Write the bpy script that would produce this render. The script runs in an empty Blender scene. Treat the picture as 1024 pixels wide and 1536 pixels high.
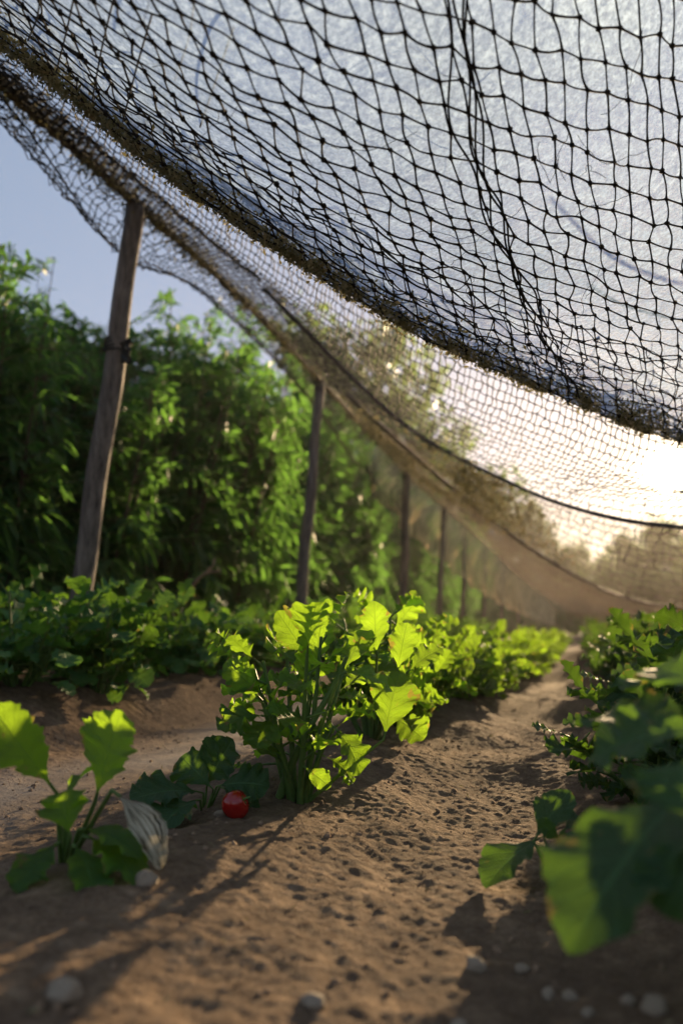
import bpy, math, random
import numpy as np
from mathutils import Vector, Matrix

# ------------------------------------------------------------------ camera, world, sun, exposure
SC = bpy.context.scene
COL = SC.collection
PW, PH, FPX = 1024.0, 1536.0, 1195.0            # photograph size and focal length in its pixels
PITCH = math.atan(177.0 / FPX)
YAW = math.atan(353.0 / FPX * math.cos(PITCH))  # rows run along +Y, camera looks a little to their left
CAMZ = 0.30
cam_d = bpy.data.cameras.new('camera')
cam = bpy.data.objects.new('camera', cam_d)
COL.objects.link(cam)
cam.location = (0, 0, CAMZ)
cam.rotation_euler = (math.pi / 2 + PITCH, 0, YAW)
cam_d.sensor_fit = 'HORIZONTAL'
cam_d.sensor_width = 24.0
cam_d.lens = 24.0 * FPX / PW
cam_d.clip_start = 0.02
cam_d.clip_end = 3000
cam_d.dof.use_dof = True
cam_d.dof.focus_distance = 1.50
cam_d.dof.aperture_fstop = 2.5
SC.camera = cam
_cp, _sp, _cy, _sy = math.cos(PITCH), math.sin(PITCH), math.cos(YAW), math.sin(YAW)
C0 = np.array([0, 0, CAMZ])
RIGHT = np.array([_cy, _sy, 0])
FWD = np.array([-_sy * _cp, _cy * _cp, _sp])
UPV = np.array([_sy * _sp, -_cy * _sp, _cp])


def ray(px, py):
    return RIGHT * ((px - PW / 2) / FPX) + UPV * (-(py - PH / 2) / FPX) + FWD


def at(px, py, d):
    """world point of a pixel of the photograph at depth d"""
    return C0 + ray(px, py) * d


def on_ground(px, py, z=0.0):
    r = ray(px, py)
    return C0 + r * ((z - CAMZ) / r[2])


SUN = ray(1000, 706)
SUN /= np.linalg.norm(SUN)
sun_el = math.asin(SUN[2])
sun_az = math.atan2(SUN[0], SUN[1])

world = bpy.data.worlds.new('World')
SC.world = world
world.use_nodes = True
nt = world.node_tree
nt.nodes.clear()
wout = nt.nodes.new('ShaderNodeOutputWorld')
sky = nt.nodes.new('ShaderNodeTexSky')
sky.sky_type = 'NISHITA'
sky.sun_disc = False
sky.sun_elevation = sun_el
sky.sun_rotation = sun_az
sky.air_density = 1.0
sky.dust_density = 0.5
sky.ozone_density = 2.0
bg = nt.nodes.new('ShaderNodeBackground')
bg.inputs['Strength'].default_value = 0.098
hs = nt.nodes.new('ShaderNodeHueSaturation'); hs.inputs['Saturation'].default_value = 1.2
nt.links.new(sky.outputs[0], hs.inputs['Color']); gm = nt.nodes.new('ShaderNodeGamma'); gm.inputs['Gamma'].default_value = 0.37   # gamma evens out the sky's steep brightening towards the sun
nt.links.new(hs.outputs[0], gm.inputs['Color']); tn = nt.nodes.new('ShaderNodeMix'); tn.data_type = 'RGBA'; tn.blend_type = 'MULTIPLY'; tn.inputs[0].default_value = 1; tn.inputs[7].default_value = (1.06, 1.0, 1.12, 1)
nt.links.new(gm.outputs[0], tn.inputs[6]); nt.links.new(tn.outputs[2], bg.inputs['Color'])
# the sun's own bright disc and aureole, part of the sky
tc = nt.nodes.new('ShaderNodeTexCoord')
nrm = nt.nodes.new('ShaderNodeVectorMath'); nrm.operation = 'NORMALIZE'
nt.links.new(tc.outputs['Generated'], nrm.inputs[0])
dot = nt.nodes.new('ShaderNodeVectorMath'); dot.operation = 'DOT_PRODUCT'
nt.links.new(nrm.outputs[0], dot.inputs[0])
dot.inputs[1].default_value = tuple(SUN)
adds = None
for power, gain in ((9000.0, 26.0), (1200.0, 0.7), (120.0, 0.10)):
    mx = nt.nodes.new('ShaderNodeMath'); mx.operation = 'MAXIMUM'; mx.inputs[1].default_value = 0
    nt.links.new(dot.outputs['Value'], mx.inputs[0])
    pw = nt.nodes.new('ShaderNodeMath'); pw.operation = 'POWER'; pw.inputs[1].default_value = power
    nt.links.new(mx.outputs[0], pw.inputs[0])
    ml = nt.nodes.new('ShaderNodeMath'); ml.operation = 'MULTIPLY'; ml.inputs[1].default_value = gain
    nt.links.new(pw.outputs[0], ml.inputs[0])
    if adds is None:
        adds = ml
    else:
        ad = nt.nodes.new('ShaderNodeMath'); ad.operation = 'ADD'
        nt.links.new(adds.outputs[0], ad.inputs[0]); nt.links.new(ml.outputs[0], ad.inputs[1])
        adds = ad
bg2 = nt.nodes.new('ShaderNodeBackground')
bg2.inputs['Color'].default_value = (1.0, 0.80, 0.52, 1)
nt.links.new(adds.outputs[0], bg2.inputs['Strength'])
adsh = nt.nodes.new('ShaderNodeAddShader')
nt.links.new(bg.outputs[0], adsh.inputs[0]); nt.links.new(bg2.outputs[0], adsh.inputs[1])
nt.links.new(adsh.outputs[0], wout.inputs['Surface'])

sun_d = bpy.data.lights.new('sun', 'SUN')
sun_d.energy = 5.0
sun_d.angle = math.radians(0.6)
sun_d.color = (1.0, 0.72, 0.40)
sun_o = bpy.data.objects.new('sun', sun_d)
COL.objects.link(sun_o)
sun_o.rotation_euler = Vector(tuple(SUN)).to_track_quat('Z', 'Y').to_euler()
sun_o.location = (0, 0, 12)

SC.view_settings.view_transform = 'Standard'
SC.view_settings.look = 'None'
SC.view_settings.exposure = 1.85
SC.view_settings.gamma = 1
cy = SC.cycles
cy.use_denoising = True
cy.max_bounces = 7
cy.diffuse_bounces = 3
cy.glossy_bounces = 2
cy.transmission_bounces = 4
cy.transparent_max_bounces = 24
cy.sample_clamp_indirect = 6
cy.use_adaptive_sampling = True
cy.adaptive_threshold = 0.012

rnd = random.Random(7)
R = np.random.RandomState(11)


# ------------------------------------------------------------------ helpers
def vnoise(x, y, seed=0):
    xi = np.floor(x).astype(np.int64); yi = np.floor(y).astype(np.int64)
    fx = x - xi; fy = y - yi
    fx = fx * fx * (3 - 2 * fx); fy = fy * fy * (3 - 2 * fy)

    def h(a, b):
        n = (a * 374761393 + b * 668265263 + seed * 1442695041) & 0xffffffff
        n = ((n ^ (n >> 13)) * 1274126177) & 0xffffffff
        n = n ^ (n >> 16)
        return (n & 0xffff) / 65535.0
    return (h(xi, yi) * (1 - fx) + h(xi + 1, yi) * fx) * (1 - fy) + (h(xi, yi + 1) * (1 - fx) + h(xi + 1, yi + 1) * fx) * fy


def fbm(x, y, oct=4, seed=0, gain=0.5):
    x = np.asarray(x, float); y = np.asarray(y, float)
    s = 0; a = 1.0; t = 0
    for o in range(oct):
        c_, s_ = math.cos(.6 + 1.1 * o), math.sin(.6 + 1.1 * o)      # each octave is turned, so no lattice shows
        s = s + a * vnoise((x * c_ - y * s_) * 2 ** o + 13.7 * o, (x * s_ + y * c_) * 2 ** o - 7.1 * o, seed + o)
        t += a; a *= gain
    return s / t * 2 - 1


def mesh(name, V, F, mat=None, uv=None, tint=None, smooth=True):
    """V (n,3); F (m,k) array of equal polygons or a list; returns mesh data"""
    me = bpy.data.meshes.new(name)
    V = np.asarray(V, np.float32)
    if isinstance(F, np.ndarray):
        m, k = F.shape
        me.vertices.add(len(V)); me.vertices.foreach_set('co', V.ravel())
        me.loops.add(m * k); me.loops.foreach_set('vertex_index', F.astype(np.int32).ravel())
        me.polygons.add(m)
        me.polygons.foreach_set('loop_start', np.arange(0, m * k, k, dtype=np.int32))
        me.update(calc_edges=True)
    else:
        me.from_pydata([tuple(map(float, v)) for v in V], [], F)
        me.update()
    if smooth:
        me.polygons.foreach_set('use_smooth', np.ones(len(me.polygons), bool))
    if uv is not None:
        li = np.empty(len(me.loops), np.int32); me.loops.foreach_get('vertex_index', li)
        l = me.uv_layers.new(name='UVMap')
        l.data.foreach_set('uv', np.asarray(uv, np.float32)[li].ravel())
    if tint is not None:
        a = me.attributes.new('tint', 'FLOAT', 'POINT')
        a.data.foreach_set('value', np.asarray(tint, np.float32))
    if mat is not None:
        me.materials.append(mat)
    me.validate()
    return me


def link(name, me, parent=None):
    o = bpy.data.objects.new(name, me)
    COL.objects.link(o)
    if parent is not None:
        o.parent = parent
    return o


def tag(o, label=None, cat=None, group=None, kind=None):
    if label: o['label'] = label
    if cat: o['category'] = cat
    if group: o['group'] = group
    if kind: o['kind'] = kind
    return o


def empty(name, loc, rz=0.0):
    o = bpy.data.objects.new(name, None)
    COL.objects.link(o)
    o.location = tuple(loc); o.rotation_euler = (0, 0, rz)
    o.empty_display_size = 0.05
    return o


def copy_tree(o, parent=None):
    c = o.copy(); COL.objects.link(c)
    if parent is not None:
        c.parent = parent
    for ch in list(o.children):
        copy_tree(ch, c)
    return c


def norm(a):
    return a / (np.linalg.norm(a, axis=-1, keepdims=True) + 1e-9)


def tubes(polys, radii, sides=5):
    """polys (n,k,3), radii scalar / (n,k) -> V, F for n tubes at once"""
    P = np.asarray(polys, float)
    n, k, _ = P.shape
    r = np.broadcast_to(np.asarray(radii, float), (n, k))
    T = np.empty_like(P)
    T[:, 1:-1] = P[:, 2:] - P[:, :-2]
    T[:, 0] = P[:, 1] - P[:, 0]; T[:, -1] = P[:, -1] - P[:, -2]
    T = norm(T)
    ref = np.where(np.abs(T[:, :, 2:3]) > 0.9, np.array([1.0, 0, 0]), np.array([0, 0, 1.0]))
    # one reference per tube, so rings do not twist
    ref = np.repeat(ref[:, :1], k, axis=1)
    A = norm(np.cross(T, ref)); B = np.cross(T, A)
    ang = np.arange(sides) * 2 * math.pi / sides
    V = P[:, :, None, :] + r[:, :, None, None] * (A[:, :, None, :] * np.cos(ang)[None, None, :, None] + B[:, :, None, :] * np.sin(ang)[None, None, :, None])
    idx = np.arange(n * k * sides).reshape(n, k, sides)
    a = idx[:, :-1, :]; b = np.roll(idx, -1, axis=2)[:, :-1, :]
    c = np.roll(idx, -1, axis=2)[:, 1:, :]; d = idx[:, 1:, :]
    F = np.stack([a, b, c, d], -1).reshape(-1, 4)
    return V.reshape(-1, 3), F


class Bag:
    """collects equal-sided meshes"""
    def __init__(s):
        s.V = []; s.F = []; s.U = []; s.T = []; s.n = 0

    def add(s, V, F, uv=None, tint=0.5):
        s.V.append(V); s.F.append(F + s.n); s.n += len(V)
        s.U.append(uv if uv is not None else np.zeros((len(V), 2)))
        s.T.append(np.broadcast_to(np.asarray(tint, float), (len(V),)))

    def build(s, name, mat, smooth=True):
        return mesh(name, np.concatenate(s.V), np.concatenate(s.F), mat, np.concatenate(s.U), np.concatenate(s.T), smooth)


def catmull(P, t):
    """P (n,...) control points, t array of parameters in 0..n-1"""
    P = np.asarray(P, float); n = len(P)
    t = np.clip(np.asarray(t, float), 0, n - 1 - 1e-6)
    i = np.floor(t).astype(int); f = t - i
    g = lambda k: P[np.clip(k, 0, n - 1)]
    p0 = np.where((i - 1 >= 0).reshape((-1,) + (1,) * (P.ndim - 1)), g(i - 1), 2 * g(i) - g(i + 1))
    p3 = np.where((i + 2 <= n - 1).reshape((-1,) + (1,) * (P.ndim - 1)), g(i + 2), 2 * g(i + 1) - g(i))
    p1 = g(i); p2 = g(i + 1)
    f = f.reshape((-1,) + (1,) * (P.ndim - 1))
    return 0.5 * (2 * p1 + (p2 - p0) * f + (2 * p0 - 5 * p1 + 4 * p2 - p3) * f ** 2 + (3 * p1 - p0 - 3 * p2 + p3) * f ** 3)


# ------------------------------------------------------------------ materials
def new_mat(name):
    m = bpy.data.materials.new(name); m.use_nodes = True
    m.node_tree.nodes.clear()
    return m, m.node_tree.nodes, m.node_tree.links


def nd(N, t, **kw):
    n = N.new(t)
    for k, v in kw.items():
        if k.startswith('i_'):
            n.inputs[k[2:].replace('_', ' ')].default_value = v
        else:
            setattr(n, k, v)
    return n


def mth(N, L, op, a, b=None, c=None):
    n = N.new('ShaderNodeMath'); n.operation = op
    for i, v in enumerate((a, b, c)):
        if v is None: continue
        if isinstance(v, (int, float)): n.inputs[i].default_value = v
        else: L.new(v, n.inputs[i])
    return n.outputs[0]


def mixc(N, L, fac, a, b):
    n = N.new('ShaderNodeMix'); n.data_type = 'RGBA'
    for s, v in ((n.inputs[0], fac), (n.inputs[6], a), (n.inputs[7], b)):
        if isinstance(v, (int, float)): s.default_value = v
        elif isinstance(v, tuple): s.default_value = v + (1,)
        else: L.new(v, s)
    return n.outputs[2]


def ramp(N, L, fac, stops):
    n = N.new('ShaderNodeValToRGB')
    e = n.color_ramp.elements
    while len(e) < len(stops): e.new(0.5)
    for x, (p, c) in zip(e, stops):
        x.position = p; x.color = tuple(c) + (1,) if len(c) == 3 else c
    L.new(fac, n.inputs[0])
    return n.outputs[0]


def leaf_mat(name, dark, light, trans, tfac=0.45, veins=True, vk=0.5, rough=0.52, bump=0.5):
    m, N, L = new_mat(name)
    out = N.new('ShaderNodeOutputMaterial')
    at_ = nd(N, 'ShaderNodeAttribute', attribute_name='tint')
    col = mixc(N, L, at_.outputs['Fac'], dark, light)
    tcol = mixc(N, L, at_.outputs['Fac'], tuple(x * 0.8 for x in trans), tuple(min(1, x * 1.15) for x in trans))
    tco = N.new('ShaderNodeTexCoord')
    nz = nd(N, 'ShaderNodeTexNoise', i_Scale=60.0, i_Detail=3.0)
    L.new(tco.outputs['Object'], nz.inputs['Vector'])
    bmp = N.new('ShaderNodeBump'); bmp.inputs['Strength'].default_value = bump; bmp.inputs['Distance'].default_value = 0.004
    pr = N.new('ShaderNodeBsdfPrincipled')
    tr = N.new('ShaderNodeBsdfTranslucent')
    if veins:
        uvn = N.new('ShaderNodeUVMap')
        sp = N.new('ShaderNodeSeparateXYZ'); L.new(uvn.outputs[0], sp.inputs[0])
        av = mth(N, L, 'ABSOLUTE', sp.outputs[1])
        mid = mth(N, L, 'SUBTRACT', 1.0, mth(N, L, 'MINIMUM', mth(N, L, 'MULTIPLY', av, 14.0), 1.0))
        # side veins leave the midrib and sweep towards the tip
        s = mth(N, L, 'SUBTRACT', mth(N, L, 'MULTIPLY', sp.outputs[0], 8.0), mth(N, L, 'MULTIPLY', av, 1.6))
        s = mth(N, L, 'ADD', s, mth(N, L, 'MULTIPLY', nz.outputs['Fac'], 0.25))
        fr = mth(N, L, 'ABSOLUTE', mth(N, L, 'SUBTRACT', mth(N, L, 'FRACT', s), 0.5))
        side = mth(N, L, 'SUBTRACT', 1.0, mth(N, L, 'MINIMUM', mth(N, L, 'MULTIPLY', fr, 11.0), 1.0))
        vo = nd(N, 'ShaderNodeTexVoronoi', feature='DISTANCE_TO_EDGE'); vo.inputs['Scale'].default_value = 190.0
        L.new(tco.outputs['Object'], vo.inputs['Vector'])
        ret = mth(N, L, 'SUBTRACT', 1.0, mth(N, L, 'MINIMUM', mth(N, L, 'MULTIPLY', vo.outputs['Distance'], 9.0), 1.0))
        vein = mth(N, L, 'MAXIMUM', mid, mth(N, L, 'MULTIPLY', side, 0.7))
        vein = mth(N, L, 'MAXIMUM', vein, mth(N, L, 'MULTIPLY', ret, 0.30))
        col = mixc(N, L, mth(N, L, 'MULTIPLY', vein, vk), col, tuple(min(1, x * 2.4 + .02) for x in light))
        tcol = mixc(N, L, mth(N, L, 'MULTIPLY', vein, 0.45), tcol, tuple(x * 0.45 for x in trans))
        h = mth(N, L, 'ADD', mth(N, L, 'MULTIPLY', vein, -0.8), mth(N, L, 'MULTIPLY', nz.outputs['Fac'], 0.8))
        L.new(h, bmp.inputs['Height'])
    else:
        L.new(nz.outputs['Fac'], bmp.inputs['Height'])
    if veins:      # dry, yellowed spots and margins
        n3 = nd(N, 'ShaderNodeTexNoise', i_Scale=38.0, i_Detail=3.0); L.new(tco.outputs['Object'], n3.inputs['Vector'])
        e_ = mth(N, L, 'ADD', n3.outputs['Fac'], mth(N, L, 'MULTIPLY', mth(N, L, 'POWER', av, 6.0), 0.10))
        spot = ramp(N, L, e_, [(0.66, (0, 0, 0)), (0.71, (.8, .8, .8))])
        col = mixc(N, L, spot, col, (0.22, 0.17, 0.05)); tcol = mixc(N, L, spot, tcol, (0.40, 0.28, 0.06))
    # blotches of uneven green
    n2 = nd(N, 'ShaderNodeTexNoise', i_Scale=14.0, i_Detail=2.0)
    L.new(tco.outputs['Object'], n2.inputs['Vector'])
    col = mixc(N, L, mth(N, L, 'MULTIPLY', n2.outputs['Fac'], 0.5), col, tuple(x * 0.6 for x in dark))
    L.new(col, pr.inputs['Base Color']); pr.inputs['Roughness'].default_value = rough
    pr.inputs['Specular IOR Level'].default_value = 0.35
    L.new(bmp.outputs[0], pr.inputs['Normal'])
    L.new(tcol, tr.inputs['Color']); L.new(bmp.outputs[0], tr.inputs['Normal'])
    mx = N.new('ShaderNodeMixShader'); mx.inputs[0].default_value = tfac
    L.new(pr.outputs[0], mx.inputs[1]); L.new(tr.outputs[0], mx.inputs[2])
    L.new(mx.outputs[0], out.inputs['Surface'])
    return m


M_HERO = leaf_mat('radish_leaf', (0.018, 0.070, 0.016), (0.04, 0.12, 0.024), (0.38, 0.64, 0.03), 0.56, rough=.52)
M_LEFT = leaf_mat('bed_leaf', (0.030, 0.105, 0.026), (0.06, 0.17, 0.04), (0.24, 0.48, 0.04), 0.35, bump=0.6, rough=0.5)
M_RIGHT = leaf_mat('broad_leaf', (0.016, 0.050, 0.014), (0.030, 0.078, 0.022), (0.15, 0.30, 0.02), 0.34, rough=0.55, vk=.8)
M_HEDGE = leaf_mat('shrub_leaf', (0.016, 0.055, 0.014), (0.038, 0.10, 0.02), (0.15, 0.34, 0.05), 0.43, veins=False)
M_TREE = leaf_mat('tree_leaf', (0.025, 0.06, 0.018), (0.05, 0.11, 0.03), (0.20, 0.32, 0.04), 0.35, veins=False)


def simple_mat(name, c1, c2, scale=20.0, rough=0.8, bump=0.3, stretch=(1, 1, 1), trans=None, tfac=0.0, spec=0.3, attr=False, dist=0.003):
    m, N, L = new_mat(name)
    out = N.new('ShaderNodeOutputMaterial')
    tco = N.new('ShaderNodeTexCoord'); mp = N.new('ShaderNodeMapping'); mp.inputs['Scale'].default_value = stretch
    L.new(tco.outputs['Object'], mp.inputs[0])
    nz = nd(N, 'ShaderNodeTexNoise', i_Scale=scale, i_Detail=6.0, i_Roughness=0.65)
    L.new(mp.outputs[0], nz.inputs['Vector'])
    f = ramp(N, L, nz.outputs['Fac'], [(0.3, (0, 0, 0)), (0.7, (1, 1, 1))])
    if attr:
        a = nd(N, 'ShaderNodeAttribute', attribute_name='tint')
        f = a.outputs['Fac']
    col = mixc(N, L, f, c1, c2)
    pr = N.new('ShaderNodeBsdfPrincipled')
    L.new(col, pr.inputs['Base Color']); pr.inputs['Roughness'].default_value = rough
    pr.inputs['Specular IOR Level'].default_value = spec
    bmp = N.new('ShaderNodeBump'); bmp.inputs['Strength'].default_value = bump; bmp.inputs['Distance'].default_value = dist
    L.new(nz.outputs['Fac'], bmp.inputs['Height']); L.new(bmp.outputs[0], pr.inputs['Normal'])
    s = pr.outputs[0]
    if trans:
        tr = N.new('ShaderNodeBsdfTranslucent'); tr.inputs['Color'].default_value = trans + (1,)
        mx = N.new('ShaderNodeMixShader'); mx.inputs[0].default_value = tfac
        L.new(s, mx.inputs[1]); L.new(tr.outputs[0], mx.inputs[2]); s = mx.outputs[0]
    L.new(s, out.inputs['Surface'])
    return m


M_STEM = simple_mat('green_stem', (0.06, 0.12, 0.03), (0.12, 0.20, 0.05), 90, 0.5, 0.3, (1, 1, .2), (0.30, 0.42, 0.06), 0.25)
M_BARK = simple_mat('shrub_bark', (0.05, 0.035, 0.02), (0.13, 0.09, 0.055), 30, 0.9, 0.6)
M_WOOD = simple_mat('weathered_post_wood', (0.05, 0.042, 0.037), (0.25, 0.21, 0.18), 40, 0.85, 1.0, (1, 1, .05), dist=0.012)
M_NET = simple_mat('black_twine', (0.006, 0.006, 0.006), (0.026, 0.020, 0.014), 140, 0.8, 0.5, spec=0.2)
M_ROPE = simple_mat('dirty_rope', (0.07, 0.052, 0.035), (0.20, 0.155, 0.10), 60, 0.9, 1.0, dist=0.006)
M_CABLE = simple_mat('dark_cable', (0.012, 0.012, 0.014), (0.04, 0.038, 0.036), 60, 0.6, 0.4)
M_BLUE = simple_mat('blue_cord', (0.03, 0.06, 0.10), (0.07, 0.12, 0.18), 60, 0.6, 0.4)
M_LITTER = simple_mat('leaf_litter', (0.10, 0.10, 0.035), (0.34, 0.28, 0.15), 80, 0.9, 0.3, trans=(0.22, 0.20, 0.09), tfac=0.25, attr=True)
M_TWINE = simple_mat('knotted_twine', (0.02, 0.02, 0.018), (0.06, 0.055, 0.045), 90, 0.8, 0.6)
M_TOM = simple_mat('tomato_skin', (0.20, 0.005, 0.004), (0.34, 0.012, 0.008), 9, 0.16, 0.05, spec=0.6)
M_CALYX = simple_mat('calyx_green', (0.05, 0.13, 0.02), (0.10, 0.2, 0.04), 90, 0.6, 0.3)
M_STONE = simple_mat('pebble', (0.17, 0.125, 0.085), (0.42, 0.33, 0.235), 40, 0.75, 0.5)
M_CLOD = simple_mat('clod', (0.15, 0.095, 0.058), (0.32, 0.21, 0.13), 90, 0.95, 1.0, dist=0.004)
M_DRY = simple_mat('dry_wood', (0.16, 0.11, 0.07), (0.32, 0.23, 0.15), 40, 0.9, 0.6)


def dead_mat():
    m, N, L = new_mat('withered_leaf')
    out = N.new('ShaderNodeOutputMaterial'); uvn = N.new('ShaderNodeUVMap')
    mp = N.new('ShaderNodeMapping'); mp.inputs['Scale'].default_value = (1.2, 4.5, 1); L.new(uvn.outputs[0], mp.inputs[0])
    nz = nd(N, 'ShaderNodeTexNoise', i_Scale=2.0, i_Detail=4.0); L.new(mp.outputs[0], nz.inputs['Vector'])
    c = ramp(N, L, nz.outputs['Fac'], [(0.44, (0.055, 0.045, 0.02)), (0.50, (0.50, 0.45, 0.32)), (0.70, (0.66, 0.62, 0.48))])
    pr = N.new('ShaderNodeBsdfPrincipled'); L.new(c, pr.inputs['Base Color']); pr.inputs['Roughness'].default_value = .6
    tr = N.new('ShaderNodeBsdfTranslucent'); L.new(c, tr.inputs['Color'])
    b = N.new('ShaderNodeBump'); b.inputs['Distance'].default_value = .003; L.new(nz.outputs['Fac'], b.inputs['Height']); L.new(b.outputs[0], pr.inputs['Normal'])
    mx = N.new('ShaderNodeMixShader'); mx.inputs[0].default_value = .3
    L.new(pr.outputs[0], mx.inputs[1]); L.new(tr.outputs[0], mx.inputs[2]); L.new(mx.outputs[0], out.inputs['Surface'])
    return m


M_DEAD = dead_mat()


def soil_mat():
    m, N, L = new_mat('sandy_soil')
    out = N.new('ShaderNodeOutputMaterial'); pr = N.new('ShaderNodeBsdfPrincipled')
    tco = N.new('ShaderNodeTexCoord')
    big = nd(N, 'ShaderNodeTexNoise', i_Scale=2.2, i_Detail=5.0)
    fine = nd(N, 'ShaderNodeTexNoise', i_Scale=170.0, i_Detail=6.0, i_Roughness=0.75)
    mid = nd(N, 'ShaderNodeTexNoise', i_Scale=28.0, i_Detail=6.0, i_Roughness=0.7)
    for n in (big, fine, mid): L.new(tco.outputs['Object'], n.inputs['Vector'])
    c = ramp(N, L, mid.outputs['Fac'], [(0.30, (0.08, 0.048, 0.029)), (0.55, (0.215, 0.138, 0.082)), (0.75, (0.40, 0.275, 0.17))])
    c = mixc(N, L, ramp(N, L, fine.outputs['Fac'], [(0.45, (0, 0, 0)), (0.75, (.5, .5, .5))]), c, (0.40, 0.30, 0.21))
    c = mixc(N, L, ramp(N, L, fine.outputs['Fac'], [(0.25, (.7, .7, .7)), (0.42, (0, 0, 0))]), c, (0.05, 0.032, 0.022))
    c = mixc(N, L, ramp(N, L, big.outputs['Fac'], [(0.40, (0, 0, 0)), (0.62, (.55, .55, .55))]), c, (0.12, 0.078, 0.05))
    # the trodden strip between the beds is a paler, greyer silt
    a = nd(N, 'ShaderNodeAttribute', attribute_name='tint')
    c = mixc(N, L, a.outputs['Fac'], c, mixc(N, L, fine.outputs['Fac'], (0.20, 0.175, 0.155), (0.40, 0.36, 0.32)))
    L.new(c, pr.inputs['Base Color']); pr.inputs['Roughness'].default_value = 0.95
    pr.inputs['Specular IOR Level'].default_value = 0.15
    h = mth(N, L, 'ADD', mth(N, L, 'MULTIPLY', fine.outputs['Fac'], 0.35), mid.outputs['Fac'])
    b = N.new('ShaderNodeBump'); b.inputs['Strength'].default_value = 1.0; b.inputs['Distance'].default_value = 0.016
    L.new(h, b.inputs['Height']); L.new(b.outputs[0], pr.inputs['Normal'])
    L.new(pr.outputs[0], out.inputs['Surface'])
    return m


def veil_mat(name, col1, col2, trans, cover_lo, cover_hi, scale=70.0, stretch=(1, 1, 1), bump=0.6):
    """fine woven mesh: fibres cover part of it, the rest is open"""
    m, N, L = new_mat(name)
    out = N.new('ShaderNodeOutputMaterial')
    tco = N.new('ShaderNodeTexCoord'); mp = N.new('ShaderNodeMapping'); mp.inputs['Scale'].default_value = stretch
    L.new(tco.outputs['Object'], mp.inputs[0])
    nz = nd(N, 'ShaderNodeTexNoise', i_Scale=scale, i_Detail=5.0, i_Roughness=0.7)
    n2 = nd(N, 'ShaderNodeTexNoise', i_Scale=3.0, i_Detail=4.0, i_Roughness=0.6)
    wr = nd(N, 'ShaderNodeTexNoise', i_Scale=9.0, i_Detail=4.0, i_Roughness=0.6, i_Distortion=2.0)
    L.new(mp.outputs[0], nz.inputs['Vector']); L.new(mp.outputs[0], n2.inputs['Vector']); L.new(mp.outputs[0], wr.inputs['Vector'])
    k = mth(N, L, 'ADD', mth(N, L, 'MULTIPLY', nz.outputs['Fac'], 0.6), mth(N, L, 'MULTIPLY', n2.outputs['Fac'], 0.4))
    mr = N.new('ShaderNodeMapRange'); L.new(k, mr.inputs[0])
    mr.inputs[1].default_value = 0.38; mr.inputs[2].default_value = 0.62
    mr.inputs[3].default_value = cover_lo; mr.inputs[4].default_value = cover_hi
    col = mixc(N, L, nz.outputs['Fac'], col1, col2)
    df = N.new('ShaderNodeBsdfDiffuse'); L.new(col, df.inputs['Color'])
    tl = N.new('ShaderNodeBsdfTranslucent')
    tcm = ramp(N, L, nz.outputs['Fac'], [(0.38, tuple(x * .55 for x in trans)), (0.60, trans)]); L.new(tcm, tl.inputs['Color'])
    b = N.new('ShaderNodeBump'); b.inputs['Strength'].default_value = bump; b.inputs['Distance'].default_value = 0.01
    L.new(wr.outputs['Fac'], b.inputs['Height']); L.new(b.outputs[0], df.inputs['Normal']); L.new(b.outputs[0], tl.inputs['Normal'])
    m1 = N.new('ShaderNodeMixShader'); m1.inputs[0].default_value = 0.6
    L.new(df.outputs[0], m1.inputs[1]); L.new(tl.outputs[0], m1.inputs[2])
    tp = N.new('ShaderNodeBsdfTransparent')
    m2 = N.new('ShaderNodeMixShader'); L.new(mr.outputs[0], m2.inputs[0])
    L.new(tp.outputs[0], m2.inputs[1]); L.new(m1.outputs[0], m2.inputs[2])
    L.new(m2.outputs[0], out.inputs['Surface'])
    return m


M_SOIL = soil_mat()
M_FLEECE = veil_mat('pale_fleece', (0.34, 0.42, 0.50), (0.70, 0.78, 0.86), (0.44, 0.60, 0.86), 0.42, 0.97, 100.0)
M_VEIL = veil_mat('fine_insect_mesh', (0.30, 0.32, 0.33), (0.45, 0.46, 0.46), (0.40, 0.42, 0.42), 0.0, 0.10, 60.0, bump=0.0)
M_THIN = veil_mat('thin_brown_mesh', (0.24, 0.21, 0.17), (0.36, 0.31, 0.25), (0.30, 0.24, 0.17), 0.20, 0.60, 30.0)
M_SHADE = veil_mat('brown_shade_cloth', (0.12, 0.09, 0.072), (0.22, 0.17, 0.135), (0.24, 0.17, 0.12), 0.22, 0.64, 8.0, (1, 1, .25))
M_SKIRT = veil_mat('tan_skirt_mesh', (0.55, 0.45, 0.30), (0.72, 0.60, 0.40), (0.95, 0.74, 0.44), 0.35, 0.95, 9.0, (1, 1, .25))


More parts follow.
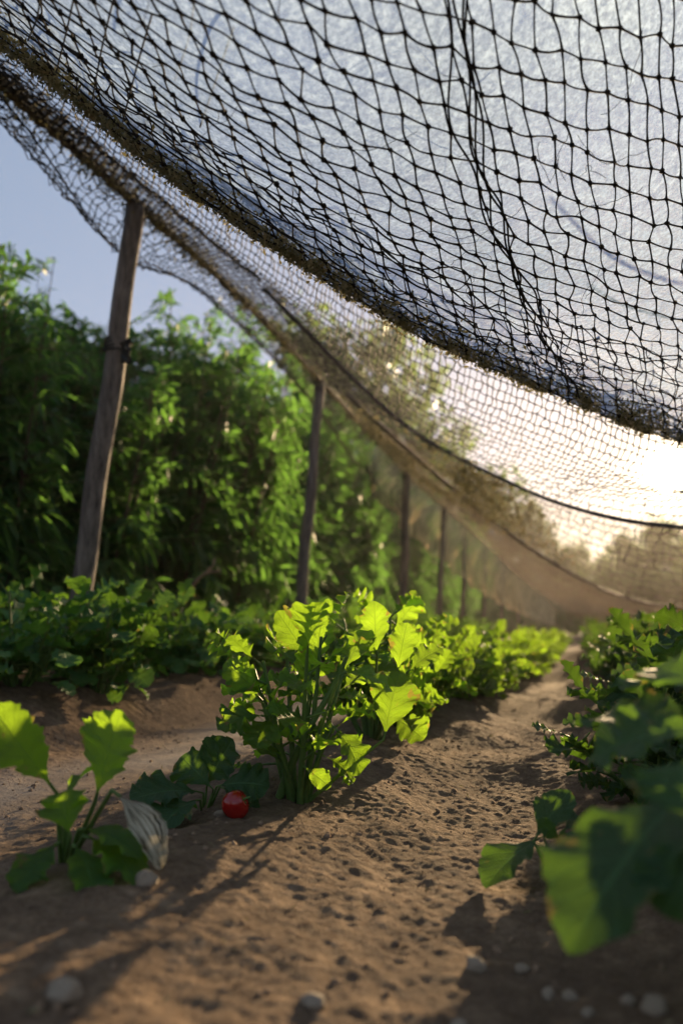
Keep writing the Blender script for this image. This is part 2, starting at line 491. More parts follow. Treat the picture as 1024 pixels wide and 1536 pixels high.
# ------------------------------------------------------------------ ground
def ground_h(x, y):
    """furrows run along Y; ridges carry the plant rows"""
    x = np.asarray(x, float); y = np.asarray(y, float)
    wob = 0.05 * fbm(y * 0.9, y * 0 + 3.1, 2, 5)
    xx = x + wob
    h = -0.050 + 0.070 * np.exp(-((xx + 0.56) / 0.24) ** 2) + 0.075 * np.exp(-((xx - 0.36) / 0.27) ** 2)
    h = h + 0.16 * (1 / (1 + np.exp((xx + 1.52) / 0.06))) - 0.02 * (1 / (1 + np.exp((xx + 2.3) / 0.1)))
    near = np.exp(-np.maximum(np.hypot(x, y) - 2, 0) / 5.0)
    amp = 1.0 - 0.75 * np.exp(-((xx + 1.12) / 0.2) ** 2)
    h = h + 0.038 * fbm(x * 2.6, y * 1.9, 3, 1) * amp
    h = h + amp * near * (0.013 * fbm(x * 7, y * 4.5, 6, 21, .55) + 0.0022 * fbm(x * 31 + 3 * fbm(x * 6, y * 6, 2, 8), y * 24, 4, 31, .75) + 0.0032 * fbm(x * 95, y * 85, 2, 39, .9))
    lump = np.clip(fbm(x * 24, y * 24, 3, 41) - 0.3, 0, 1)
    h = h + amp * near * 0.006 * lump
    h = h + 0.02 * np.exp(-((y - .75) / .3) ** 2) * np.exp(-((x + .35) / .3) ** 2)
    return h


def axis(lo, hi, fine, flo, fhi, grow=1.07, limit=40.0):
    mid = list(np.arange(flo, fhi, fine))
    a = []; s = fine; p = flo
    while p > lo:
        s = min(s * grow, limit); p -= s; a.append(p)
    b = []; s = fine; p = mid[-1]
    while p < hi:
        s = min(s * grow, limit); p += s; b.append(p)
    return np.array(a[::-1] + mid + b)


gx = axis(-400, 400, 0.0050, -1.55, 0.70)
gy = axis(-60, 600, 0.0052, 0.55, 2.6, 1.02)
GX, GY = np.meshgrid(gx, gy)
GZ = ground_h(GX, GY)
far = np.clip((np.hypot(GX, GY) - 60) / 60, 0, 1)
GZ = GZ * (1 - far) - 0.02 * far
nxg, nyg = len(gx), len(gy)
idx = np.arange(nxg * nyg).reshape(nyg, nxg)
GF = np.stack([idx[:-1, :-1], idx[:-1, 1:], idx[1:, 1:], idx[1:, :-1]], -1).reshape(-1, 4)
silt = np.exp(-((GX + 1.12 + 0.06 * fbm(GY, GY * 0, 2, 9)) / 0.20) ** 4) * np.clip(1.1 * (fbm(GX * 4, GY * 2, 3, 77) + 0.75), 0, 1) * 0.75
g = link('ground', mesh('ground', np.stack([GX, GY, GZ], -1).reshape(-1, 3), GF, M_SOIL, tint=silt.ravel()))
tag(g, kind='structure')


def gz(x, y):
    return float(ground_h(np.array([x]), np.array([y]))[0])


# ------------------------------------------------------------------ leaves
def leaf_shape(L, W, n=5, depth=0.3, a=1.25, b=0.7, fold=0.25, bend=0.5, ruffle=0.1, nu=34, nv=9, seed=0, teeth=0.10, stalk=0.06, twist=0.0):
    """a lobed leaf growing along +Y from the origin, upper side +Z. returns V, F, uv"""
    rs = random.Random(seed)
    u = np.linspace(0, 1, nu)
    v = np.linspace(-1, 1, nv)
    U, Vv = np.meshgrid(u, v, indexing='ij')
    ph = [rs.uniform(0, 6) for _ in range(6)]
    base = np.sin(math.pi * np.clip(U, 0, 1) ** a) ** b
    base = np.where(U > 0.999, 0, base)
    low = 1 / (1 + np.exp(-(U - 0.22) / 0.05))
    base = base * (stalk + (1 - stalk) * low)
    sd = np.where(Vv >= 0, 1, -1)
    w_ = U * n + np.where(sd > 0, 0.0, 0.28) + 0.25 * np.sin(U * 5 + ph[0])
    fr = w_ - np.floor(w_)
    lob = 1 - depth * (1 - np.abs(np.sin(math.pi * fr)) ** 0.55)
    tt = U * n * 2.6 + ph[1]
    lob = lob * (1 - teeth * (1 - (tt - np.floor(tt))))
    lob = lob * (1 + 0.08 * np.sin(U * 9 + ph[2] + sd))
    w = W * 0.5 * base * lob
    av = np.abs(Vv)
    x = Vv * w
    y = L * U + 0.45 * av ** 1.3 * w * (1 - U * 0.7)
    kk = 2 * math.pi * n * 0.9
    z = fold * np.abs(x) ** 1.15 * 1.2 + ruffle * W * av ** 1.8 * base * np.sin(kk * U + ph[3] + sd * 1.1) \
        + 0.4 * ruffle * W * av ** 2.2 * np.sin(kk * 2.1 * U + ph[4] * sd) * base
    z += 0.02 * W * np.sin(U * 40 - av * 7) * av * (1 - av)          # puckers between side veins
    # bend the whole blade downwards
    th = -bend * (y / L)
    s = y
    yy = np.where(abs(bend) < 1e-3, s, np.sin(-th) * L / max(abs(bend), 1e-3) * np.sign(bend))
    zz = -(1 - np.cos(th)) * L / max(abs(bend), 1e-3) * np.sign(bend)
    Y = yy - z * np.sin(th) * 1.0 * 1; Z = zz + z * np.cos(th)
    if twist:
        t = twist * U
        x, Z = x * np.cos(t) - Z * np.sin(t) * 0.3, Z + x * np.sin(t)
    P = np.stack([x, Y, Z], -1).reshape(-1, 3)
    id_ = np.arange(nu * nv).reshape(nu, nv)
    F = np.stack([id_[:-1, :-1], id_[:-1, 1:], id_[1:, 1:], id_[1:, :-1]], -1).reshape(-1, 4)
    return P, F, np.stack([U.ravel(), Vv.ravel()], -1)


def frame(dirv, upv=(0, 0, 1), roll=0.0):
    y = np.asarray(dirv, float); y = y / np.linalg.norm(y)
    u = np.asarray(upv, float)
    x = np.cross(y, u)
    if np.linalg.norm(x) < 1e-3: x = np.array([1.0, 0, 0])
    x /= np.linalg.norm(x); z = np.cross(x, y)
    c, s = math.cos(roll), math.sin(roll)
    x2 = x * c + z * s; z2 = -x * s + z * c
    return np.stack([x2, y, z2], 0)      # rows: local axes in world; P @ frame


def stem_curve(p0, d0, length, droop, k=8):
    """points of a stem leaving p0 along d0 and bending (droop>0 down, <0 up)"""
    d = np.asarray(d0, float); d = d / np.linalg.norm(d)
    p = np.array(p0, float); pts = [p.copy()]
    for i in range(k - 1):
        d = d + np.array([0, 0, -droop / (k - 1)])
        d = d / np.linalg.norm(d)
        p = p + d * length / (k - 1)
        pts.append(p.copy())
    return np.array(pts), d


def bushy(seed, height=0.32, spread=0.2, nstem=6, leaves=8, lsize=(0.06, 0.11), lobed=True, nu=22, nv=7, sep=False, mat=M_HERO, fan=1.0, width=0.75, t0=0.18):
    """leafy plant in local coordinates. returns list of (V,F,uv,tint) leaves and a Bag of stems"""
    rs = random.Random(seed)
    out = []; st = Bag()
    for i in range(nstem):
        az = 2 * math.pi * (i + rs.uniform(-.3, .3)) / nstem
        lean = rs.uniform(0.15, 0.9) * fan if i else 0.1
        d0 = (math.cos(az) * lean, math.sin(az) * lean, 1)
        Ls = height * rs.uniform(0.62, 0.98)
        pts, dd = stem_curve((math.cos(az) * .012, math.sin(az) * .012, -0.03), d0, Ls, 0.25 * lean, 9)
        rad = np.linspace(0.0065, 0.0026, 9) * (height / 0.3)
        V, F = tubes(pts[None], rad[None], 6); st.add(V, F)
        nl = int(leaves * rs.uniform(0.8, 1.2))
        for j in range(nl):
            t = t0 + (1 - t0) * (j + 0.5) / nl
            p = catmull(pts, np.array([t * 8]))[0]
            a2 = az + (j * 2.4) + rs.uniform(-.5, .5) if j < nl - 1 else az
            el = rs.uniform(-0.1, 0.9) if t < 0.85 else rs.uniform(0.5, 1.5)
            d = np.array([math.cos(a2), math.sin(a2), el]); d /= np.linalg.norm(d)
            pl = rs.uniform(0.12, 0.4) * spread * (1.15 - 0.6 * t)
            pp, de = stem_curve(p, d, pl, rs.uniform(-.3, .3), 5)
            V, F = tubes(pp[None], np.linspace(0.0024, 0.0016, 5)[None] * (height / .3), 5); st.add(V, F)
            L = rs.uniform(*lsize) * (1.0 if t > .3 else .8)
            P, F, uv = leaf_shape(L, L * width * rs.uniform(.85, 1.15), n=rs.choice([4, 5, 5, 6]) if lobed else 3,
                                  depth=rs.uniform(.20, .36) if lobed else rs.uniform(.08, .2),
                                  a=rs.uniform(1.15, 1.5), fold=rs.uniform(.05, .5), bend=rs.uniform(-.2, 1.0),
                                  ruffle=rs.uniform(.07, .17), nu=nu, nv=nv, seed=rs.randint(0, 99999), twist=rs.uniform(-.5, .5))
            M = frame(de, (rs.uniform(-.3, .3), rs.uniform(-.3, .3), 1), rs.uniform(-.5, .5))
            out.append((P @ M + pp[-1], F, uv, rs.random()))
    return out, st


def make_plant(name, seed, mat, separate=False, **kw):
    lv, st = bushy(seed, mat=mat, **kw)
    root = empty(name, (0, 0, 0))
    link('stem', st.build('stem', M_STEM), root)
    if separate:
        for (V, F, uv, t) in lv:
            link('leaf', mesh('leaf', V, F, mat, uv, np.full(len(V), t)), root)
    else:
        b = Bag()
        for (V, F, uv, t) in lv: b.add(V, F, uv, t)
        link('foliage', b.build('foliage', mat), root)
    return root


def put(o, x, y, rz, s=1.0, dz=0.0):
    o.location = (x, y, gz(x, y) + dz); o.rotation_euler = (0, 0, rz); o.scale = (s, s, s)


ORD = ['first', 'second', 'third', 'fourth', 'fifth', 'sixth', 'seventh', 'eighth', 'ninth', 'tenth', 'eleventh', 'twelfth', 'thirteenth', 'fourteenth']


def row_label(i, near, far, most=12):
    return near % ORD[i] if i < most else far


# low trailing leaves beside the tomato
def leaf_thing_parts(root, specs, mat, stem_r=0.003, stemmat=M_STEM):
    """specs: list of (base point, tip point, width, kwargs) in world space; root at base"""
    o0 = np.array(root.location)
    for (b, t, w, kw) in specs:
        b = np.array(b) - o0; t = np.array(t) - o0
        d = t - b; L = float(np.linalg.norm(d))
        kk = dict(kw); up = kk.pop('up', (0, 0, 1)); roll = kk.pop('roll', 0.0); pet = kk.pop('pet', 0.4); mt = kk.pop('mat', mat); lab = kk.pop('label', None)
        p_end = kk.pop('join', None)
        P, F, uv = leaf_shape(L, w, **kk)
        M = frame(d, up, roll)
        P = P @ M + b
        lf = link('leaf', mesh('leaf', P, F, mt, uv, np.full(len(P), rnd.random())), root)
        if lab: lf['label'] = lab
        mids = b * 0.55 + np.array([0, 0, -0.02])
        pts = catmull(np.array([[0, 0, -0.02], mids * np.array([.8, .8, 1]), b]), np.linspace(0, 2, 8))
        pts = np.vstack([pts, b + d * 0.12])
        V, F = tubes(pts[None], np.linspace(stem_r * 1.4, stem_r * 0.6, len(pts))[None], 6)
        link('stem', mesh('stem', V, F, stemmat), root)


# middle row: the large plant beside the tomato, then the row behind it
GROUP_MID = 'leafy plants of the middle row'
hp = on_ground(420, 1192, 0.01)
hero = make_plant('leafy_plant', 8, M_HERO, separate=True, height=0.325, spread=0.15, nstem=6, leaves=9, lsize=(0.06, 0.105), nu=46, nv=9, fan=0.6, width=.85, t0=.30)
put(hero, hp[0] + .035, hp[1], 0.0)
tag(hero, 'tall bushy plant with thick bent stem growing right behind the red tomato', 'plant', GROUP_MID)
h2 = make_plant('leafy_plant', 23, M_HERO, separate=True, height=0.36, spread=0.16, nstem=8, leaves=10, lsize=(0.06, 0.11), nu=40, nv=9, fan=0.7, width=.85, t0=.3)
p2 = on_ground(560, 1120, 0.01)
put(h2, p2[0], p2[1], 0.0)
tag(h2, 'second plant of the middle row, with the tallest upright backlit leaf', 'plant', GROUP_MID)
midp = [make_plant('leafy_plant', s, M_HERO, height=0.30, spread=0.16, nstem=8, leaves=12, lsize=(0.065, 0.11), nu=26, nv=7, fan=0.9, width=.85) for s in (31, 47, 59)]
mid_y = []
y = p2[1] + 0.34
while y < 17:
    mid_y.append(y); y += rnd.uniform(0.27, 0.36) * (1 + y * 0.03)
used = [False] * 3
for i, yy in enumerate(mid_y):
    k = i % 3
    o = midp[k] if not used[k] else copy_tree(midp[k]); used[k] = True
    put(o, min(-.36, -.57 + .05 * (yy - 1.6)) + rnd.uniform(-.04, .04), yy, rnd.uniform(0, 6.3), rnd.uniform(.8, 1.12))
    tag(o, row_label(i + 2, '%s plant from the front in the bright middle row', 'small distant plant at the far end of the middle row'), 'plant', GROUP_MID)

leaf_thing_parts(hero, [
    (at(468, 990, 1.43), at(416, 920, 1.40), 0.062, dict(n=4, depth=.25, fold=.3, bend=.3, nu=40, seed=61, up=(0, -1, .3))),
    (at(472, 1000, 1.45), at(484, 930, 1.45), 0.06, dict(n=4, depth=.25, fold=.3, bend=.3, nu=40, seed=62, up=(.5, -1, .3))),
    (at(395, 1045, 1.38), at(340, 993, 1.36), 0.065, dict(n=4, depth=.25, fold=.3, bend=.5, nu=40, seed=63, up=(0, -1, .5))),
    (at(400, 1075, 1.34), at(328, 1062, 1.30), 0.085, dict(n=4, depth=.2, fold=.3, bend=.9, nu=40, seed=64, up=(0, -.4, 1))),
    (at(510, 1010, 1.36), at(598, 1000, 1.36), 0.060, dict(n=3, depth=.12, fold=.3, bend=1.0, nu=40, seed=65, up=(0, -.5, 1))),
    (at(575, 1110, 1.40), at(598, 1005, 1.42), 0.095, dict(n=4, depth=.2, fold=.25, bend=.3, nu=40, seed=66, up=(.2, -1, .2))),
    (at(500, 1090, 1.36), at(560, 1150, 1.33), 0.07, dict(n=4, depth=.2, fold=.3, bend=.8, nu=40, seed=67, up=(0, -.4, 1))),
    (at(455, 1150, 1.36), at(497, 1178, 1.34), 0.038, dict(n=3, depth=.12, fold=.2, bend=.5, nu=30, seed=68, up=(.1, -1, .7))),
], M_HERO, 0.0035)
ks = catmull(np.array([hp + [0, -.02, -.02], at(432, 1160, 1.40), at(462, 1095, 1.40), at(500, 1030, 1.42), at(520, 985, 1.43)]), np.linspace(0, 4, 16)) - np.array(hero.location)
V, F = tubes(ks[None], np.linspace(.0085, .004, 16)[None], 8)
link('stem', mesh('stem', V, F, M_STEM), hero)
leaf_thing_parts(h2, [
    (at(565, 985, 1.62), at(560, 902, 1.62), 0.070, dict(n=4, depth=.25, fold=.2, bend=.15, nu=40, seed=71, up=(0, -1, .1), label='tallest upright leaf, glowing yellow green')),
    (at(595, 1010, 1.60), at(610, 934, 1.60), 0.065, dict(n=4, depth=.25, fold=.2, bend=.3, nu=40, seed=72, up=(.2, -1, .2))),
    (at(610, 1010, 1.58), at(655, 960, 1.58), 0.065, dict(n=4, depth=.25, fold=.2, bend=.6, nu=40, seed=73, up=(0, -.7, 1))),
], M_HERO, 0.0035)

low = empty('low_plant', on_ground(305, 1205, 0.0))
low.location.z = gz(low.location.x, low.location.y)
leaf_thing_parts(low, [
    (at(305, 1190, 1.36), at(208, 1165, 1.27), 0.095, dict(n=5, depth=.25, fold=.25, bend=.6, seed=4, up=(-.1, -.8, .9), nu=40)),
    (at(310, 1180, 1.40), at(340, 1112, 1.36), 0.09, dict(n=5, depth=.3, fold=.3, bend=.3, seed=5, up=(0, -1, .3), nu=40)),
    (at(320, 1185, 1.38), at(268, 1130, 1.40), 0.085, dict(n=5, depth=.3, fold=.2, bend=.5, seed=6, up=(0, -1, .6), nu=40)),
    (at(325, 1180, 1.34), at(392, 1160, 1.30), 0.085, dict(n=5, depth=.25, fold=.2, bend=.8, seed=8, up=(0, -.8, .8), nu=40)),
    (at(300, 1200, 1.32), at(240, 1208, 1.22), 0.08, dict(n=4, depth=.2, fold=.3, bend=.7, seed=9, up=(0, -.7, .8), nu=40)),
    (at(330, 1180, 1.36), at(385, 1205, 1.31), 0.05, dict(n=4, depth=.2, fold=.3, bend=.7, seed=10, up=(0, -.7, .8), nu=40)),
], M_RIGHT, 0.0025)
tag(low, 'low dark green leafy clump lying on the soil left of the red tomato', 'plant')

# ------------------------------------------------------------------ front-left seedling
fl = empty('young_plant', on_ground(95, 1300, 0.0))
fl.location.z = gz(fl.location.x, fl.location.y)
dd_ = 1.0
leaf_thing_parts(fl, [
    (at(85, 1190, .99), at(-12, 1062, .93), 0.074, dict(n=5, depth=.30, teeth=.2, a=1.55, fold=.5, bend=.25, ruffle=.05, nu=44, seed=12, up=(.5, -1, .3), stalk=.1)),
    (at(142, 1205, 1.0), at(176, 1066, 1.0), 0.105, dict(n=5, depth=.32, teeth=.2, a=1.5, b=.75, fold=.25, bend=.12, ruffle=.05, nu=44, seed=13, up=(-.1, -1, .25), stalk=.1)),
    (at(100, 1205, .98), at(118, 1128, 1.03), 0.045, dict(n=3, depth=.12, fold=.4, bend=1.0, ruffle=.04, seed=14, up=(-.6, -.2, 1))),
    (at(168, 1186, .95), at(278, 1266, .90), 0.044, dict(n=4, depth=.10, fold=.40, bend=1.3, a=1.0, ruffle=.05, seed=15, up=(.9, -.6, .6), mat=M_DEAD, label='withered pale striped leaf curling to the soil', roll=0.0)),
    (at(118, 1245, .98), at(215, 1232, .93), 0.065, dict(n=4, depth=.2, fold=.3, bend=.8, ruffle=.06, seed=16)),
    (at(105, 1255, .95), at(88, 1190, .95), 0.07, dict(n=3, depth=.2, fold=.3, bend=.6, seed=17, up=(0, -1, .6))),
    (at(125, 1255, .97), at(222, 1272, .90), 0.065, dict(n=4, depth=.25, fold=.3, bend=.8, seed=18)),
    (at(90, 1265, .97), at(18, 1296, .89), 0.06, dict(n=4, depth=.3, fold=.2, bend=.9, seed=19)),
    (at(110, 1268, .95), at(155, 1305, .86), 0.055, dict(n=4, depth=.3, fold=.2, bend=.9, seed=20)),
], M_HERO, 0.0036)
tag(fl, 'small young plant at the front left with two glowing upright leaves', 'plant')


# ------------------------------------------------------------------ tomato
def tomato():
    c = on_ground(353, 1218, 0.012)
    r = 0.0225
    root = empty('tomato', (c[0], c[1], gz(c[0], c[1])))
    nu, nv = 28, 18
    V = []
    for j in range(nv + 1):
        ph = math.pi * j / nv
        for i in range(nu):
            th = 2 * math.pi * i / nu
            rr = r * (0.93 + 0.16 * abs(math.cos(th * 1.5 + .4)) * math.sin(ph))
            z = math.cos(ph) * r * 1.0
            dent = 0.42 * math.exp(-(ph / 0.42) ** 2)
            z -= dent * r
            V.append((rr * math.sin(ph) * math.cos(th), rr * math.sin(ph) * math.sin(th), z))
    F = []
    for j in range(nv):
        for i in range(nu):
            F.append((j * nu + i, (j + 1) * nu + i, (j + 1) * nu + (i + 1) % nu, j * nu + (i + 1) % nu))
    V = np.array(V)
    T = np.array(Matrix.Rotation(1.25, 3, Vector((0.5, 1, 0))) @ Matrix.Rotation(-0.6, 3, 'X'))
    body = link('fruit', mesh('fruit', V @ T.T + np.array([0, 0, r * .93]), np.array(F), M_TOM), root)
    cb = Bag()
    top = np.array([0, 0, r * .62])
    for k in range(5):
        a = k * 2 * math.pi / 5
        P, FF, uv = leaf_shape(0.017, 0.006, n=1, depth=0, fold=.3, bend=.9, ruffle=0.02, nu=8, nv=3, seed=k)
        M = frame((math.cos(a), math.sin(a), .5))
        cb.add(P @ M + top, FF)
    V2, F2 = tubes(np.array([[top, top + np.array([0, .001, .005]), top + np.array([.002, .002, .012])]]), 0.0017, 5)
    cb.add(V2, F2)
    bg_ = np.concatenate(cb.V) @ T.T + np.array([0, 0, r * .93])
    link('calyx', mesh('calyx', bg_, np.concatenate(cb.F), M_CALYX), root)
    tag(root, 'small glossy red tomato lying on the soil', 'tomato')


tomato()

# ------------------------------------------------------------------ left bed
GROUP_L = 'leafy plants of the left bed'
lefts = [make_plant('bed_plant', s, M_LEFT, height=0.36, spread=0.26, nstem=9, leaves=11, lsize=(0.09, 0.15), nu=16, nv=5, fan=1.0, width=.8) for s in (101, 113, 127)]
used = [False] * 3
n = 0
for (x0, s0) in ((-1.70, .93), (-2.2, .96)):
    c_ = 0
    y = 1.9 + (0.2 if x0 < -2 else 0)
    while y < 15:
        k = n % 3; n += 1
        o = lefts[k] if not used[k] else copy_tree(lefts[k]); used[k] = True
        put(o, x0 + rnd.uniform(-.06, .06), y, rnd.uniform(0, 6.3), s0 * rnd.uniform(.8, 1.08))
        c_ += 1
        tag(o, row_label(c_ - 1, '%s plant from the left in the ' + ('front row of the left bed' if x0 > -2 else 'back row of the left bed'), 'distant plant at the far end of the ' + ('front row of the left bed' if x0 > -2 else 'back row of the left bed')), 'plant', GROUP_L)
        y += rnd.uniform(.27, .36) * (1 + .035 * y)

# ------------------------------------------------------------------ right bed
GROUP_R = 'broad leaved plants of the right bed'
rights = [make_plant('broad_plant', s, M_RIGHT, height=0.34, spread=0.22, nstem=9, leaves=12, lsize=(0.065, 0.115), nu=18, nv=7, fan=1.0, width=.95) for s in (201, 219, 233)]
used = [False] * 3
n = 0
for (x0, s0, ys) in ((0.30, 1.12, 1.62), (0.85, 1.15, 1.2), (1.5, 1.0, 1.6), (2.2, 1.1, 2.2)):
    y = ys; c_ = 0
    while y < 13:
        k = n % 3; n += 1
        o = rights[k] if not used[k] else copy_tree(rights[k]); used[k] = True
        put(o, x0 + rnd.uniform(-.05, .05), y, rnd.uniform(0, 6.3), s0 * rnd.uniform(.88, 1.0))
        w = {0.30: 'right bed row at the furrow edge', 0.85: 'second row of the right bed', 1.5: 'third row of the right bed', 2.2: 'outermost row of the right bed'}[x0]
        c_ += 1
        tag(o, row_label(c_ - 1, '%s broad leaved plant from the front in the ' + w, 'distant broad leaved plant in the ' + w), 'plant', GROUP_R)
        y += rnd.uniform(.33, .45) * (1 + .03 * y)

for (x_, y_, sc_, lb) in ((.12, 1.58, .80, 'small dark plant leaning over the right edge of the furrow'), (.20, 1.20, .72, 'half hidden dark plant behind the large blurred one'), (.52, .98, 1.0, 'dense broad leaved plant added out of view behind the large blurred one for its shade'), (.98, .62, .9, 'broad leaved plant added out of view beyond the right edge to cast shade')):  # last two stand out of view, added to cast shade at lower right
    o = copy_tree(rights[1]); put(o, x_, y_, 2.0 + x_, sc_)
    tag(o, lb, 'plant', GROUP_R)

# low plant with two leaves near the right edge of the furrow
rl = empty('low_plant', on_ground(845, 1265, 0.02))
rl.location.z = gz(rl.location.x, rl.location.y)
leaf_thing_parts(rl, [
    (at(815, 1255, 1.12), at(718, 1300, 1.05), 0.08, dict(n=3, depth=.08, fold=.35, bend=.5, ruffle=.05, seed=32, a=1.05)),
    (at(800, 1262, 1.10), at(852, 1180, 1.14), 0.06, dict(n=3, depth=.08, fold=.3, bend=.2, ruffle=.04, seed=33, up=(-.4, -1, .3), a=1.0)),
    (at(840, 1250, 1.10), at(900, 1205, 1.16), 0.06, dict(n=3, depth=.15, fold=.3, bend=.6, seed=34)),
    (at(835, 1255, 1.08), at(880, 1235, 1.02), 0.035, dict(n=3, depth=.15, fold=.3, bend=.7, seed=35)),
    (at(840, 1262, 1.06), at(815, 1235, 1.04), 0.025, dict(n=3, depth=.1, fold=.3, bend=.6, seed=36, up=(0, -1, .5))),
], M_RIGHT, 0.0026)
tag(rl, 'low two leaved plant at the right edge of the furrow', 'plant')

# big blurred plant closest to the camera on the right
bp = empty('broad_plant', at(1060, 1330, 0.66))
bp.location.z = gz(bp.location.x, bp.location.y)
leaf_thing_parts(bp, [
    (at(1045, 1175, .66), at(820, 1345, .55), 0.115, dict(n=4, depth=.08, fold=.3, bend=.5, ruffle=.05, nu=46, seed=41, up=(-.2, -.25, 1), a=.95)),
    (at(1080, 1090, .70), at(858, 1085, .74), 0.085, dict(n=4, depth=.34, fold=.3, bend=.7, ruffle=.08, nu=36, seed=42, up=(0, -.5, 1), a=1.0)),
    (at(1060, 1110, .72), at(860, 1020, .92), 0.10, dict(n=5, depth=.14, fold=.3, bend=.5, ruffle=.05, nu=36, seed=43, up=(0, -.7, 1), a=1.0)),
    (at(1060, 1250, .56), at(1010, 1130, .60), 0.09, dict(n=4, depth=.1, fold=.3, bend=.5, ruffle=.05, seed=45, up=(-.3, -1, .4))),
    (at(1070, 1270, .62), at(955, 1300, .66), 0.09, dict(n=4, depth=.1, fold=.3, bend=.9, ruffle=.05, seed=46)),
    (at(1090, 1060, .74), at(985, 960, .80), 0.09, dict(n=4, depth=.12, fold=.3, bend=.8, ruffle=.05, seed=47, up=(0, -.6, 1))),
    (at(1090, 1130, .7), at(1180, 1000, .74), 0.10, dict(n=4, depth=.12, fold=.3, bend=.7, ruffle=.05, seed=48)),
    (at(1080, 1020, .82), at(930, 985, .92), 0.085, dict(n=5, depth=.2, fold=.3, bend=.7, ruffle=.08, nu=36, seed=54, up=(-.2, -.2, 1))),
    (at(1075, 1260, .58), at(985, 1330, .54), 0.07, dict(n=5, depth=.18, fold=.4, bend=.8, ruffle=.08, nu=36, seed=57, up=(-.2, -.6, 1))),
    (at(1090, 1230, .7), at(1220, 1200, .74), 0.10, dict(n=4, depth=.12, fold=.3, bend=.7, ruffle=.05, seed=49)),
], M_RIGHT, 0.005)
tag(bp, 'large blurred plant with wide drooping leaves nearest the camera at right', 'plant')

# ------------------------------------------------------------------ crop netting
CX = [-100, 50, 250, 450, 650, 850, 1000, 1150, 1300]
CY = [5, 102, 260, 394, 512, 600, 656, 692, 718]
CD = [1.45, 1.5, 1.55, 1.6, 1.75, 2.0, 2.2, 2.4, 2.6]
SH = [-.5, -.48, -.45, -.42, -.30, -.16, -.06, 0.0, .04]


def up_row(dy, k):
    return [(x + s * dy, y - dy, d * k) for x, y, d, s in zip(CX, CY, CD, SH)]


ROWS = [
    up_row(900, .46), up_row(640, .50), up_row(430, .575), up_row(250, .68), up_row(120, .81), up_row(38, .91),
    [(x, y, d) for x, y, d in zip(CX, CY, CD)],
    [(x - 8, y - 22, d + .30) for x, y, d in zip(CX, CY, CD)],
    [(-110, -45, 1.95), (40, 50, 2.05), (245, 200, 2.3), (435, 340, 2.5), (635, 468, 2.5), (838, 562, 2.5), (990, 622, 2.5), (1140, 655, 2.6), (1290, 680, 2.75)],
    [(-130, 2, 2.1), (20, 100, 2.3), (232, 283, 2.75), (418, 428, 3.2), (626, 570, 3.25), (815, 655, 2.95), (965, 712, 2.75), (1115, 735, 2.75), (1275, 745, 2.85)],
    [(-155, -20, 2.25), (-5, 100, 2.5), (222, 285, 3.3), (395, 432, 4.1), (600, 632, 4.7), (760, 722, 4.3), (890, 770, 3.8), (1035, 792, 3.6), (1200, 795, 3.6)],
    [(-165, -20, 2.3), (-14, 104, 2.65), (210, 300, 3.5), (362, 432, 4.5), (520, 592, 6.0), (690, 742, 8.5), (830, 845, 9.5), (960, 903, 10), (1150, 925, 10)],
    [(-170, -20, 2.35), (-20, 108, 2.75), (204, 306, 3.62), (345, 432, 4.7), (480, 570, 6.6), (608, 708, 10.5), (668, 762, 13.8), (762, 848, 22.5), (838, 918, 40)],
]
NR = len(ROWS)
CTRL = np.array([[at(*p) for p in row] for row in ROWS])           # rows x stations x 3


def surf(rv, su):
    """grid of surface points: rv row parameters, su station parameters"""
    A = catmull(CTRL, rv)                        # (nr, ns, 3)
    return np.swapaxes(catmull(np.swapaxes(A, 0, 1), su), 0, 1)


def even(fn, lo, hi, step):
    t = np.linspace(lo, hi, 400)
    P = fn(t)
    s = np.concatenate([[0], np.cumsum(np.linalg.norm(np.diff(P, axis=0), axis=1))])
    n = max(2, int(round(s[-1] / step)))
    return np.interp(np.linspace(0, s[-1], n + 1), s, t)


def net_strands(S, r, jit, knot, sub=4, seed=0, wave=0.12, drop=0.0):
    """S (nv,nu,3) node grid -> strands between neighbouring nodes with slack, plus knots"""
    rs = np.random.RandomState(seed)
    nv_, nu_, _ = S.shape
    eu = np.linalg.norm(np.diff(S, axis=1), axis=2).mean()
    loc = np.minimum(np.pad(np.linalg.norm(np.diff(S, axis=1), axis=2), ((0, 0), (0, 1)), mode='edge'),
                     np.pad(np.linalg.norm(np.diff(S, axis=0), axis=2), ((0, 1), (0, 0)), mode='edge'))
    S = S + rs.normal(0, 1, S.shape) * (jit * loc)[:, :, None]
    segs = []
    for A, B in ((S[:, :-1], S[:, 1:]), (S[:-1], S[1:])):
        A = A.reshape(-1, 3); B = B.reshape(-1, 3)
        keep = rs.rand(len(A)) > drop
        A = A[keep]; B = B[keep]
        L = np.linalg.norm(B - A, axis=1)
        off = rs.normal(0, 1, A.shape) * (L * wave)[:, None] + np.array([0, 0, -1.0]) * (L * wave * 0.8)[:, None]
        t = np.linspace(0, 1, sub)[None, :, None]
        segs.append(A[:, None] * (1 - t) + B[:, None] * t + off[:, None] * (np.sin(math.pi * t)))
    P = np.concatenate(segs)
    rad = r * (0.8 + 0.45 * rs.rand(len(P), 1)) * np.ones((1, sub))
    rad[:, 0] *= 1.5; rad[:, -1] *= 1.5
    V, F = tubes(P, rad, 5)
    b = Bag(); b.add(V, F)
    if knot:
        Nn = S.reshape(-1, 3)
        d = rs.normal(0, 1, Nn.shape); d = norm(d)
        K = np.stack([Nn - d * knot, Nn - d * knot * .5, Nn + d * knot * .4, Nn + d * knot], 1)
        rk = np.array([.25, 1.0, .9, .25])[None] * knot * (0.6 + .8 * rs.rand(len(Nn), 1))
        V, F = tubes(K, rk, 6); b.add(V, F)
    return b


